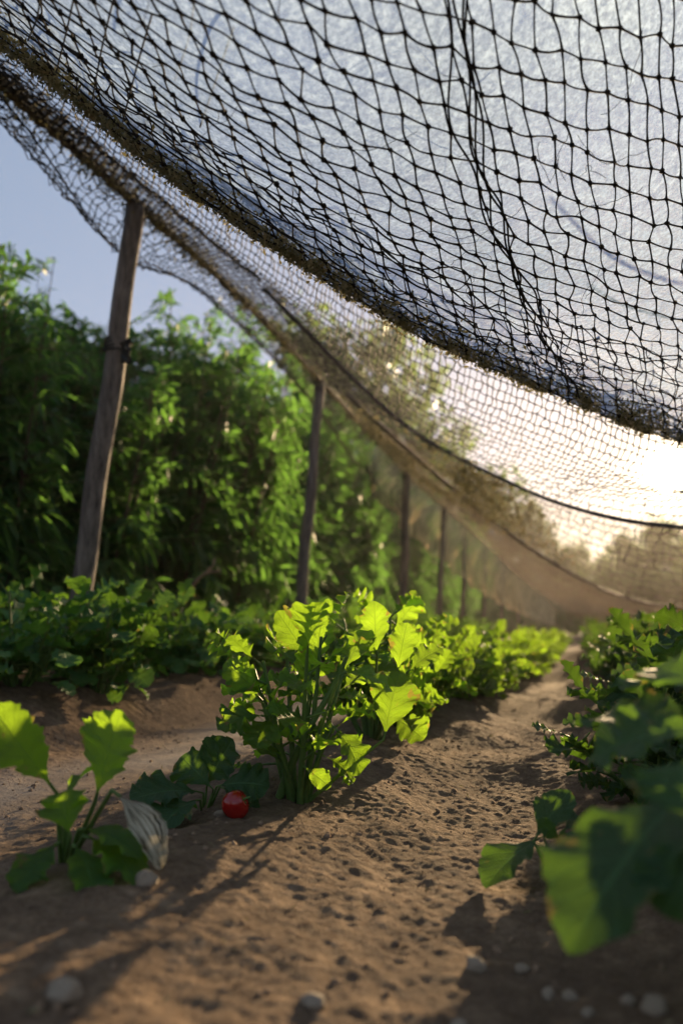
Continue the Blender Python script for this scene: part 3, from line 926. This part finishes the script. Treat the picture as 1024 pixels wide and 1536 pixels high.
netroot = empty('crop_netting', (at(205, 312, 3.62)[0], at(205, 312, 3.62)[1], 0))
NR0 = np.array(netroot.location)
tag(netroot, 'black knotted crop netting slung low overhead from posts, sagging with dead leaves', 'netting')


def nlink(name, me):
    o = link(name, me, netroot)
    o.location = tuple(-NR0)
    return o


# near belly (sheet overhead), large square cells
suA = even(lambda t: surf(np.array([4.0]), t)[0], 0, 8, 0.051)
rvA = even(lambda t: surf(t, np.array([5.5]))[:, 0], 0, 8.0, 0.053)
SA = surf(rvA, suA)
b1 = net_strands(SA, 0.00145, 0.085, 0.0038, 5, 3, 0.03)
# a second, slipped layer lying over the first in the lower belly
suA2 = suA[:-1] * 0.6 + suA[1:] * 0.4
rvA2 = rvA[(rvA > 4.0)]
SA2 = surf(rvA2 - 0.13, suA2 + 0.0)
SA2 = SA2 + np.linspace(0, 1, len(rvA2))[:, None, None] * 0.01 + np.array([0, .02, .02])
keepu = suA2 < 6.2
b2 = net_strands(SA2[:, keepu], 0.0011, 0.22, 0.0028, 4, 4, 0.06)
nlink('netting', b1.build('netting', M_NET))
nlink('netting', b2.build('netting', M_NET))
# far sheet from the belly to the posts
rows_b = np.concatenate([np.linspace(8, 9, 9)[1:], np.linspace(9, 10, 11)[1:], np.linspace(10, 11, 15)[1:], np.linspace(11, 12, 11)[1:]])
suB = even(lambda t: surf(np.array([10.0]), t)[0], 0, 8, 0.036)
SB = surf(np.concatenate([[8.0], rows_b]), suB)
b3 = net_strands(SB, 0.0017, 0.10, 0.0, 3, 5, 0.05)
nlink('netting', b3.build('netting', M_NET))

# flap that hangs outside the edge rope
FLAP_T = ROWS[-1]
FLAP_B = [(-200, 15, 2.4), (5, 150, 2.8), (182, 380, 3.75), (318, 446, 4.85), (468, 600, 6.7), (588, 770, 10.8), (655, 836, 14.1), (762, 912, 22.7), (838, 942, 40)]
FT = np.array([at(*p) for p in FLAP_T]); FB = np.array([at(*p) for p in FLAP_B])


def flap(v, u):
    T = catmull(FT, u); B = catmull(FB, u)
    v = np.asarray(v)[:, None, None]
    out = np.array([-0.10, 0, 0])
    S_ = T[None] * (1 - v) + B[None] * v + out * np.sin(math.pi * v)
    w_ = (0.08 * np.sin(S_[..., 1] * 3.1) + .02 * np.sin(S_[..., 1] * 9.7 + 2 * v[..., 0])) * v[..., 0] * np.clip((u[None] - 4.2) * 2, 0, 1)
    S_[..., 0] += w_
    return S_


uF = even(lambda t: catmull(FT, t), 0, 5.2, 0.05)
b4 = net_strands(flap(np.linspace(0, 1, 11), uF), 0.0019, 0.2, 0.0, 3, 6, 0.12)
nlink('netting', b4.build('netting', M_NET))
# scalloped bottom hem cord
hem = catmull(FB, np.linspace(0, 5.2, 160))
V, F = tubes(hem[None], 0.004, 5); nlink('hem_cord', mesh('hem_cord', V, F, M_NET))


def sheet(fn, vs, us, mat, name):
    S = fn(vs, us)
    h, w = S.shape[:2]
    rs = np.random.RandomState(len(vs))
    id_ = np.arange(h * w).reshape(h, w)
    F = np.stack([id_[:-1, :-1], id_[:-1, 1:], id_[1:, 1:], id_[1:, :-1]], -1).reshape(-1, 4)
    uvv = np.stack(np.meshgrid(us, vs), -1).reshape(-1, 2)
    return nlink(name, mesh(name, S.reshape(-1, 3), F, mat, uvv))


def lifted(k):
    return lambda v, u: C0 + (surf(v, u) - C0) * k


o = sheet(lifted(1.035), np.linspace(0, 6.3, 70), np.linspace(0, 8, 130), M_FLEECE, 'fleece_layer')
o = sheet(lifted(1.012), np.linspace(6.3, 10, 50), np.linspace(0, 8, 110), M_VEIL, 'fine_mesh')
o = sheet(lifted(1.006), np.linspace(10, 12, 40), np.linspace(0, 4.3, 60), M_VEIL, 'fine_mesh')
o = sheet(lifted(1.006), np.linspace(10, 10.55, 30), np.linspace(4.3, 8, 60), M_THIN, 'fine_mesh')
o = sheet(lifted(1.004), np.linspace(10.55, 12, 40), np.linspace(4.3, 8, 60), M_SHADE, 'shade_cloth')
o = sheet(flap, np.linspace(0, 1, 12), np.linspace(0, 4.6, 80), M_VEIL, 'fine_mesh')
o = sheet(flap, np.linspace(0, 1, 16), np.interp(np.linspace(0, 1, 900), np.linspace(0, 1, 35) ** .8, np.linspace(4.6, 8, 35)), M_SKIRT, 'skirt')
# closing skirt that falls from the far cable to the ground
ET = CTRL[11][5:]; EB = np.array([at(*p) for p in [(770, 860, 17), (880, 935, 14), (965, 955, 12.5), (1160, 975, 11.5)]])


def endskirt(v, u):
    T = catmull(ET, u); B = catmull(EB, u); v = np.asarray(v)[:, None, None]
    return T[None] * (1 - v) + B[None] * v + np.array([0, 0.25, -.12]) * np.sin(math.pi * v) + np.array([.03, 0.12, 0]) * np.sin(np.asarray(u) * 23)[None, :, None] * v


sheet(endskirt, np.linspace(0, 1, 14), np.linspace(0, 3, 120), M_SHADE, 'skirt')

# ropes and cables
def rope(name, pts, r, mat, n=200, rough=0.0):
    t = np.linspace(0, len(pts) - 1, n)
    P = catmull(np.array(pts), t)
    rr = r * (1 + rough * fbm(np.arange(n) * .35, np.zeros(n), 3, 8))
    V, F = tubes(P[None], rr[None], 8)
    return nlink(name, mesh(name, V, F, mat))


rope('edge_rope', CTRL[12], 0.020, M_ROPE, 900, 0.5)
rope('support_cable', CTRL[10][3:], 0.011, M_CABLE, 300, .2)
rope('support_cable', CTRL[11][4:], 0.022, M_CABLE, 300, .3)

for (xa, ya, xb, yb) in ((60, -10, 42, 60), (112, -10, 84, 108), (172, -10, 138, 150), (228, 20, 184, 182), (292, -10, 262, 120), (350, 40, 300, 190)):
    m_ = ((xa + xb) / 2 + rnd.uniform(-6, 6), (ya + yb) / 2)
    P_ = catmull(np.array([at(xa, ya, 1.02), at(m_[0], m_[1], 1.12), at(xb, yb, 1.26)]), np.linspace(0, 2, 24))
    V, F = tubes(P_[None], 0.0014, 5); nlink('slack_cord', mesh('slack_cord', V, F, M_NET))
# cords gathered in a slack bundle that crosses the near net
for q in range(4):
    sv = [(0.6, 5.05), (2.2, 4.85), (3.2, 4.92), (4.0, 5.05), (4.7, 5.2), (5.4, 5.35)]
    pts = [surf(np.array([a]), np.array([b - .18 + rnd.uniform(-.05, .05) - .03 * q]))[0, 0] + np.array([0, -.006, -.004]) for a, b in sv]
    P_ = catmull(np.array(pts), np.linspace(0, 5, 90))
    P_ = P_ + .006 * np.stack([np.sin(np.linspace(0, 40, 90) + q), 0 * P_[:, 0], np.cos(np.linspace(0, 33, 90) + q)], 1)
    V, F = tubes(P_[None], 0.0018, 5); nlink('slack_cord', mesh('slack_cord', V, F, M_NET))
blue = catmull(np.array([at(880, 425, 1.95), at(930, 455, 1.93), at(985, 472, 1.95), at(1040, 480, 2.0), at(1140, 470, 2.1)]), np.linspace(0, 4, 60))
V, F = tubes(blue[None], 0.0035, 6)
tag(link('cord', mesh('cord', V, F, M_BLUE)), 'thin blue cord lying across the pale sheet above the netting at upper right', 'cord')

# fine stray threads tangled in the net
for i in range(46):
    su = rnd.uniform(2.2, 6.2); rv = rnd.uniform(1.6, 5.4)
    p = surf(np.array([rv]), np.array([su]))[0, 0]
    d = norm(np.array([rnd.gauss(0, 1), rnd.gauss(0, .4), rnd.gauss(0, 1)]))
    q = p.copy(); pts = [q.copy()]
    for k in range(12):
        d = norm(d + np.array([rnd.gauss(0, .35), rnd.gauss(0, .15), rnd.gauss(0, .35)])); q = q + d * 0.011; pts.append(q.copy())
    V, F = tubes(np.array(pts)[None], 0.0005, 4); nlink('loose_thread', mesh('loose_thread', V, F, M_NET))


# ------------------------------------------------------------------ litter caught in the net
def flakes(P, size, seed, name, label, elong=2.2):
    rs = np.random.RandomState(seed)
    n = len(P)
    d = norm(rs.normal(0, 1, (n, 3))); u = norm(np.cross(d, rs.normal(0, 1, (n, 3))))
    L = size * (0.4 + 1.2 * rs.rand(n, 1)); W = L / elong
    w = np.cross(d, u)
    V = np.stack([P - d * L, P - u * W + w * W * .4, P + d * L, P + u * W + w * W * .4], 1).reshape(-1, 3)
    F = np.arange(n * 4).reshape(n, 4)
    t = np.repeat(np.clip(0.5 + .35 * rs.normal(0, 1, n), 0, 1), 4)
    o = link(name, mesh(name, V, F, M_LITTER, tint=t, smooth=False))
    tag(o, label, 'leaf litter', kind='stuff')
    return o


def scatter(rv, su, n_off):
    A = np.array([surf(np.array([a]), np.array([b]))[0, 0] for a, b in zip(rv, su)])
    return A


rs = np.random.RandomState(5)
# grid lookup for speed
gv = np.linspace(0, 12, 481); gu = np.linspace(0, 8, 641)
GS = surf(gv, gu)


def look(rv, su):
    i = np.clip((rv / 12 * 480).astype(int), 0, 480); j = np.clip((su / 8 * 640).astype(int), 0, 640)
    return GS[i, j]


n = 48000
su = rs.rand(n) * 8; rv = 5.75 + rs.normal(0, .55, n)
dens = np.clip(0.55 + 1.3 * fbm(su * 9, rv * 2, 3, 3), 0, 1) * np.exp(-((rv - 5.8) / .75) ** 2)
k = rs.rand(n) < dens
P = look(rv[k], su[k]) + rs.normal(0, .008, (k.sum(), 3)) + np.array([0, -.004, .0])
flakes(P, 0.0050, 1, 'leaf_litter', 'band of brown and olive leaf litter gathered in the low belly of the net')
n = 16000
su = rs.rand(n) ** .8 * 6.5
rv = 12 - np.abs(rs.normal(0, .10, n)) * 1.0
P = catmull(CTRL[12], su) + rs.normal(0, 1, (n, 3)) * np.array([.028, .028, .03]) * (0.5 + rs.rand(n, 1))
k = rs.rand(n) < np.clip(.6 + 1.4 * fbm(su * 8, su * 0, 3, 13), 0.1, 1)
flakes(P[k], 0.009, 2, 'leaf_litter', 'dry brown litter clinging along the edge rope above the posts')
n = 26000
su = 4.0 + rs.rand(n) * 2.0; rv = 10.0 + rs.rand(n) * 1.95
dens = np.clip(0.3 + 2.2 * fbm(su * 3.2, rv * 2.2, 4, 23), 0, 1) * np.exp(-((su - 4.7) / .75) ** 2) * np.clip((rv - 9.95 - .2 * np.maximum(su - 4.6, 0)) * 2, 0, 1)
k = rs.rand(n) < dens
P = look(rv[k], su[k]) + rs.normal(0, .02, (k.sum(), 3))
flakes(P, 0.020, 3, 'leaf_litter', 'thick brown patch of dead leaves caught in the net above the second post')


n = 420
x = rs.uniform(-1.6, .7, n); y = .5 + rs.rand(n) ** 1.3 * 4
P = np.stack([x, y, ground_h(x, y) + .003], 1)
flakes(P, 0.0055, 4, 'straw_bits', 'scattered dry straw and leaf fragments on the furrow soil', 5.0)
# ------------------------------------------------------------------ posts
GROUP_P = 'wooden posts holding up the net edge'
POSTS = [  # base px, base depth, top px, top py, top depth, radius
    (104, 3.75, 206, 308, 3.62, .050), (444, 6.6, 480, 572, 6.6, .048), (602, 10.5, 609, 708, 10.5, .060), (656, 13.6, 666, 760, 13.7, .055),
    (691, 16.5, 697, 790, 16.4, .055), (724, 20, 728, 820, 19.6, .055), (751, 24.5, 755, 842, 23.5, .055), (776, 31, 779, 866, 30, .06)]
LBL = ['nearest and thickest leaning grey wooden post at left, tied with twine', 'second wooden post, slightly leaning, thin and knotted, behind the tall plants',
       'third thin post where the tan skirt of the net begins', 'fourth post from the left, behind the edge of the tan skirt', 'fifth post from the left in the receding line',
       'sixth post from the left in the receding line', 'seventh post from the left, seen through the skirt', 'farthest and smallest post of the line']
for (bx, bd, tx, ty, td, r), lb in zip(POSTS, LBL):
    B = at(bx, 945, bd); B[2] = gz(B[0], B[1]) - 0.05
    T = at(tx, ty, td); T[2] += 0.01
    n = 40
    t = np.linspace(0, 1, n)
    base = B + np.array([0, 0, .05])
    root = empty('wooden_post', base)
    P = (B[None] * (1 - t[:, None]) + T[None] * t[:, None])
    ln = np.linalg.norm(T - B)
    P[:, 0] += 0.010 * np.sin(t * 5 + bx) * t * (1 - t) * 4 + 0.006 * np.sin(t * 17 + bx)
    P[:, 1] += 0.015 * np.sin(t * 4 + bx * 2)
    rr = r * (1.06 - 0.22 * t) * (1 + 0.10 * fbm(t * 9, t * 0 + bx, 3, int(bx)))
    V, F = tubes((P - base)[None], rr[None], 12)
    # closed top
    V = np.vstack([V, (T - base)[None]])
    c = len(V) - 1; last = (n - 1) * 12
    F4 = [tuple(f) for f in F] + [(last + i, last + (i + 1) % 12, c) for i in range(12)]
    link('shaft', mesh('shaft', V, F4, M_WOOD), root)
    tw = Bag()
    for q in range(5):
        f = .965 + q * .006
        cc = B * (1 - f) + T * f - base
        aa = np.linspace(0, 2 * math.pi, 14)
        ring = cc + np.stack([np.cos(aa) * r * .95, np.sin(aa) * r * .95, .012 * np.sin(aa * 1 + q)], -1)
        V, F = tubes(ring[None], r * .09, 5); tw.add(V, F)
    link('twine', tw.build('twine', M_TWINE), root)
    if bx == 104:
        f = .70; cc = B * (1 - f) + T * f - base
        kb = Bag()
        for q in range(4):
            aa = np.linspace(0, 2 * math.pi, 16)
            ring = cc + np.array([0, 0, .012 * q]) + np.stack([np.cos(aa) * r * 1.02, np.sin(aa) * r * 1.02, .01 * np.sin(aa + q)], -1)
            V, F = tubes(ring[None], .006, 5); kb.add(V, F)
        for q in range(7):
            s_ = cc + np.array([r * 1.1, -.02, .03])
            pts = [s_ + np.array([rnd.uniform(-.01, .04), rnd.uniform(-.02, .02), -.025 * k_ + rnd.uniform(-.01, .01)]) for k_ in range(5)]
            V, F = tubes(np.array(pts)[None], .010, 5); kb.add(V, F)
        link('twine', kb.build('twine', M_TWINE), root)
    tag(root, lb, 'post', GROUP_P)


# ------------------------------------------------------------------ hedge shrubs
def leaf_cloud(P, D, Nn, L, W, tint, curl=0.25):
    """many small pointed leaves; P base points, D directions, Nn normals"""
    n = len(P)
    prof_t = np.array([0, .25, .55, .82, 1.0]); prof_w = np.array([.08, .75, 1.0, .55, .03])
    X = norm(np.cross(D, Nn)); Z = np.cross(X, D)
    rows = []
    for t, w in zip(prof_t, prof_w):
        c = P + D * (L * t)[:, None] - np.array([0, 0, 1]) * (L * curl * t * t)[:, None]
        e = X * (W * w * .5)[:, None]; f = Z * (W * w * .18)[:, None]
        rows += [c - e + f, c, c + e + f]
    V = np.stack(rows, 1)
    base = np.array([[r * 3 + c, r * 3 + c + 1, r * 3 + c + 4, r * 3 + c + 3] for r in range(4) for c in range(2)])
    F = (base[None] + (np.arange(n) * 15)[:, None, None]).reshape(-1, 4)
    return V.reshape(-1, 3), F, np.repeat(tint, 15)


def make_shrub(seed, height=3.3, nst=17, spread=.75):
    rs = np.random.RandomState(seed)
    root = empty('shrub', (0, 0, 0))
    st = Bag(); Ps = []; Ds = []; Ls = []
    for i in range(nst):
        a = rs.rand() * 6.28; lean = rs.uniform(.02, .36)
        h = height * rs.uniform(.68, 1.03)
        pts, d = stem_curve((rs.normal(0, .16), rs.normal(0, .16), -.05), (math.cos(a) * lean, math.sin(a) * lean, 1), h, rs.uniform(0, .2), 10)
        V, F = tubes(pts[None], np.linspace(.016, .003, 10)[None], 5); st.add(V, F)
        for q in range(36):                     # side shoots
            t = rs.uniform(.12, 1.0) ** .8
            p = catmull(pts, np.array([t * 9]))[0]
            a2 = rs.rand() * 6.28
            ln = rs.uniform(.2, .55) * (1.25 - .75 * t) * spread * 1.3
            el = rs.uniform(-.1, .9) if t > .4 else rs.uniform(-.5, .4)
            sp, dd = stem_curve(p, (math.cos(a2), math.sin(a2), el + (.6 if t > .85 else 0)), ln, rs.uniform(-.1, .6), 6)
            V, F = tubes(sp[None], np.linspace(.005, .002, 6)[None], 4); st.add(V, F)
            m = int(9 + 6 * rs.rand())
            tt = np.linspace(.2, 1, m)
            pp = catmull(sp, tt * 5)
            ax = norm(sp[-1] - sp[0])
            side = norm(np.cross(ax, rs.normal(0, 1, 3)))
            for k in range(m):
                dv = ax * .7 + side * (1 if k % 2 else -1) * .8 + rs.normal(0, .3, 3) + np.array([0, 0, -.35 if t < .55 else .15])
                Ps.append(pp[k]); Ds.append(dv); Ls.append(rs.uniform(.10, .18) * (1.35 if t < .5 else 1))
    P = np.array(Ps); D = norm(np.array(Ds)); L = np.array(Ls); n = len(P)
    Nn = norm(np.array([0, 0, 1.0]) + rs.normal(0, .5, (n, 3)))
    V, F, T = leaf_cloud(P, D, Nn, L, L * rs.uniform(.16, .27, n), rs.rand(n), .4)
    link('stem', st.build('stem', M_BARK), root)
    link('foliage', mesh('foliage', V, F, M_HEDGE, tint=T), root)
    return root


shrubs = [make_shrub(s) for s in (301, 311, 331)]
used = [False] * 3
n = 0
SH_L = ['shrub of the hedge behind the posts, front row', 'shrub of the hedge behind the posts, back row']
for row, (x0, y0) in enumerate(((-3.75, 2.2), (-4.7, 2.6))):
    y = y0; c_ = 0
    while y < 50:
        k = n % 3; n += 1
        o = shrubs[k] if not used[k] else copy_tree(shrubs[k]); used[k] = True
        x = x0 + rnd.uniform(-.2, .2)
        s = rnd.uniform(.93, 1.03) * (1.0 + .05 * row) * (.86 if y < 5.5 else (1.10 if y > 7 else .98))
        o.location = (x, y, 0.1 if y < 60 else 0); o.rotation_euler = (0, 0, rnd.uniform(0, 6.3)); o.scale = (s, s, s * rnd.uniform(.9, 1.05))
        c_ += 1
        tag(o, row_label(c_ - 1, '%s tall shrub from the left in the ' + ('front' if row == 0 else 'back') + ' row of the hedge', 'far shrub in the ' + ('front' if row == 0 else 'back') + ' row of the hedge behind the posts'), 'shrub', 'shrubs of the hedge behind the posts')
        y += rnd.uniform(.50, .72) * (1 + .045 * y)
# taller shoots at the far left
o = copy_tree(shrubs[1]); o.location = (-4.15, 5.1, .1); o.scale = (.8, .8, .98); o.rotation_euler = (0, 0, 2.2)
tag(o, 'tallest leafy shrub of the hedge, rising against the sky at far left', 'shrub', 'shrubs of the hedge behind the posts')

# bare dry branch sticking out of the hedge foot
p = [at(262, 905, 5.6), at(285, 882, 5.55), at(305, 862, 5.5), at(330, 856, 5.4)]
brp = catmull(np.array(p), np.linspace(0, 3, 20)); r0 = brp[0].copy()
brr = empty('dry_branch', r0)
V, F = tubes((brp - r0)[None], np.linspace(.016, .006, 20)[None], 6)
bb = Bag(); bb.add(V, F)
q = catmull(np.array([at(305, 862, 5.5), at(318, 850, 5.5), at(322, 838, 5.55)]), np.linspace(0, 2, 10)) - r0
V, F = tubes(q[None], np.linspace(.008, .004, 10)[None], 6); bb.add(V, F)
link('branch', bb.build('branch', M_DRY), brr)
tag(brr, 'bare pale dry branch sticking out at the foot of the hedge', 'branch')


# ------------------------------------------------------------------ trees beyond the net
def make_tree(seed, h=8.0, cr=2.6, leaves=5000):
    rs = np.random.RandomState(seed)
    root = empty('tree', (0, 0, 0))
    tr = Bag()
    pts, d = stem_curve((0, 0, -.2), (rs.normal(0, .06), rs.normal(0, .06), 1), h * .75, 0, 10)
    V, F = tubes(pts[None], np.linspace(.16, .05, 10)[None] * h / 8, 8); tr.add(V, F)
    cl = []
    for i in range(16):
        t = rs.uniform(.35, 1); p = catmull(pts, np.array([t * 9]))[0]
        a = rs.rand() * 6.28
        sp, dd = stem_curve(p, (math.cos(a), math.sin(a), rs.uniform(.2, 1.1)), cr * rs.uniform(.4, .95) * (1.25 - .5 * t), .2, 7)
        V, F = tubes(sp[None], np.linspace(.05, .012, 7)[None] * h / 8, 5); tr.add(V, F)
        for q in range(4):
            c = catmull(sp, np.array([rs.uniform(2.5, 6)]))[0] + rs.normal(0, .3, 3)
            cl.append((c, rs.uniform(.35, .8) * h / 8))
    m = leaves // len(cl)
    P = np.concatenate([c + norm(rs.normal(0, 1, (m, 3))) * (r * rs.rand(m, 1) ** .4) for c, r in cl])
    n = len(P)
    D = norm(rs.normal(0, 1, (n, 3)) + np.array([0, 0, -.2])); Nn = norm(np.array([0, 0, 1.0]) + rs.normal(0, .6, (n, 3)))
    L = rs.uniform(.14, .26, n) * h / 8
    V, F, T = leaf_cloud(P, D, Nn, L, L * .6, rs.rand(n), .2)
    link('trunk', tr.build('trunk', M_BARK), root)
    link('crown', mesh('crown', V, F, M_TREE, tint=T), root)
    return root


trees = [make_tree(401), make_tree(402, 7.0, 3.0, 6000)]
TR = [(552, 25, 1.62, 'tallest tree, rising above the hedge behind the second post'), (622, 29, 1.35, 'tree beside the tallest one, behind the brown litter patch'),
      (700, 36, 1.0, 'round tree far behind the net, right of the tallest trees'), (745, 42, 1.05, 'distant tree behind the tan skirt of the net'),
      (785, 46, 1.2, 'distant tree in the middle of the far tree line'), (825, 46, .92, 'distant tree directly above the end of the furrow'),
      (862, 48, .84, 'distant tree of the far tree line left of the sun'), (900, 46, .82, 'distant tree below and left of the sun'),
      (938, 43, .84, 'distant tree just left of the sun'), (978, 47, .92, 'distant tree just below the sun'), (1012, 42, .95, 'distant tree at the right end of the far tree line'), (1060, 45, 1.1, 'distant tree cut by the right edge of the picture')]
for i, (px, d, s, lb) in enumerate(TR):
    o = trees[i] if i < 2 else copy_tree(trees[i % 2])
    p = at(px, 945, d)
    o.location = (p[0], p[1], 0); o.scale = (s, s, s); o.rotation_euler = (0, 0, i * 1.3)
    tag(o, lb, 'tree', 'trees beyond the netting')

for i in range(15):
    o = copy_tree(shrubs[i % 3])
    p = at(738 + i * 24, 945, 37 + 4 * rnd.random())
    o.location = (p[0], p[1], 0); sc_ = .85 + .2 * rnd.random(); o.scale = (sc_ * 1.3, sc_ * 1.3, sc_); o.rotation_euler = (0, 0, i * 2.1)
    tag(o, 'far bush in the dark line that closes off the end of the field', 'bush', 'bushes closing off the end of the field')

# ------------------------------------------------------------------ stones and clods
def rock(name, seed, mat, sub=2):
    rs = random.Random(seed)
    import bmesh
    bm = bmesh.new()
    bmesh.ops.create_icosphere(bm, subdivisions=sub + 1, radius=1)
    o1 = [rs.uniform(0, 9) for _ in range(4)]
    from mathutils import noise
    for v in bm.verts:
        n1 = noise.noise(v.co * 1.1 + Vector(o1[:3])); n2 = noise.noise(v.co * 3.0 + Vector(o1[1:4]))
        v.co *= 1 + .42 * n1 + .16 * n2
        v.co.z *= .68
    me = bpy.data.meshes.new(name); bm.to_mesh(me); bm.free()
    me.polygons.foreach_set('use_smooth', np.ones(len(me.polygons), bool))
    me.materials.append(mat)
    return me


peb = [rock('pebble', s, M_STONE) for s in range(4)]
PEB = [(220, 1345, .012, 'pale upright stone in front of the young plant at left'), (95, 1515, .014, 'grey stone in the bottom left corner'),
       (687, 1478, .008, 'small bright pebble near the bottom edge, right of centre'), (622, 1497, .008, 'pale pebble beside the brightest one at the bottom edge'),
       (782, 1400, .007, 'small pale pebble below the low two leaved plant'), (712, 1395, .010, 'brown pebble on the furrow floor below the sunlit patch'),
       (852, 1442, .007, 'small grey pebble in the shade under the blurred plant'), (940, 1470, .007, 'small pale pebble near the bottom right corner'),
       (980, 1490, .011, 'larger dull stone in the bottom right corner'), (470, 1470, .011, 'dark stone at the bottom centre'),
       (820, 1435, .006, 'tiny pale pebble left of the small grey one'), (880, 1470, .006, 'tiny whitish pebble in shade at lower right'),
       (330, 1222, .010, 'pale stone touching the tomato')]
for i, (px, py, r, lb) in enumerate(PEB):
    p = on_ground(px, py, 0.0)
    o = link('pebble', peb[i % 4])
    o.location = (p[0], p[1], gz(p[0], p[1]) + r * .3); o.scale = (r, r * rnd.uniform(.8, 1.2), r * (1.5 if i == 0 else 1)); o.rotation_euler = (rnd.uniform(-.3, .3), 0, rnd.uniform(0, 6))
    tag(o, lb, 'pebble', 'pebbles on the soil')
# crumbs of earth
cr = Bag()
ico = rock('tmp', 9, M_CLOD, 0)
iv = np.array([v.co for v in ico.vertices]); ifc = np.array([p.vertices[:] for p in ico.polygons])
rs = np.random.RandomState(77)
n = 20000
x = rs.uniform(-1.6, .7, n); y = .45 + rs.rand(n) ** 1.6 * 4
den = fbm(x * 5, y * 5, 3, 55)
k = den > rs.uniform(-.5, .5, n)
x = x[k]; y = y[k]; z = ground_h(x, y)
for a, b_, c in zip(x, y, z):
    s = 0.0008 + 0.0055 * rs.rand() ** 12 + .0011 * rs.rand()
    M = np.array(Matrix.Rotation(rs.rand() * 6, 3, 'Z') @ Matrix.Rotation(rs.rand() * 6, 3, 'X'))
    cr.add((iv * s * np.array([1, rs.uniform(.7, 1.2), rs.uniform(.7, 1.1)])) @ M.T + np.array([a, b_, c + s * .1]), ifc)
tag(link('soil_crumbs', cr.build('soil_crumbs', M_CLOD)), 'loose brown crumbs and clods of earth strewn over the furrow', 'soil crumbs', kind='stuff')
# haze: thin moist evening air
import bmesh
bm = bmesh.new(); bmesh.ops.create_cube(bm, size=1.0)
for v in bm.verts:
    v.co = Vector((v.co.x * 920, v.co.y * 760 + 290, -1.3 + (v.co.z + .5) * 16))
hm = bpy.data.meshes.new('haze'); bm.to_mesh(hm); bm.free()
m, N, L = new_mat('haze_air')
out = N.new('ShaderNodeOutputMaterial'); pv = N.new('ShaderNodeVolumePrincipled')
pv.inputs['Color'].default_value = (.95, .93, .9, 1); pv.inputs['Density'].default_value = 0.0007; pv.inputs['Anisotropy'].default_value = 0.65
L.new(pv.outputs[0], out.inputs['Volume']); hm.materials.append(m)
tag(link('haze', hm), kind='stuff')
cy.volume_bounces = 0
print('SCENE', len(bpy.data.objects), 'objects', sum(len(o.data.polygons) for o in bpy.data.objects if o.type == 'MESH'))
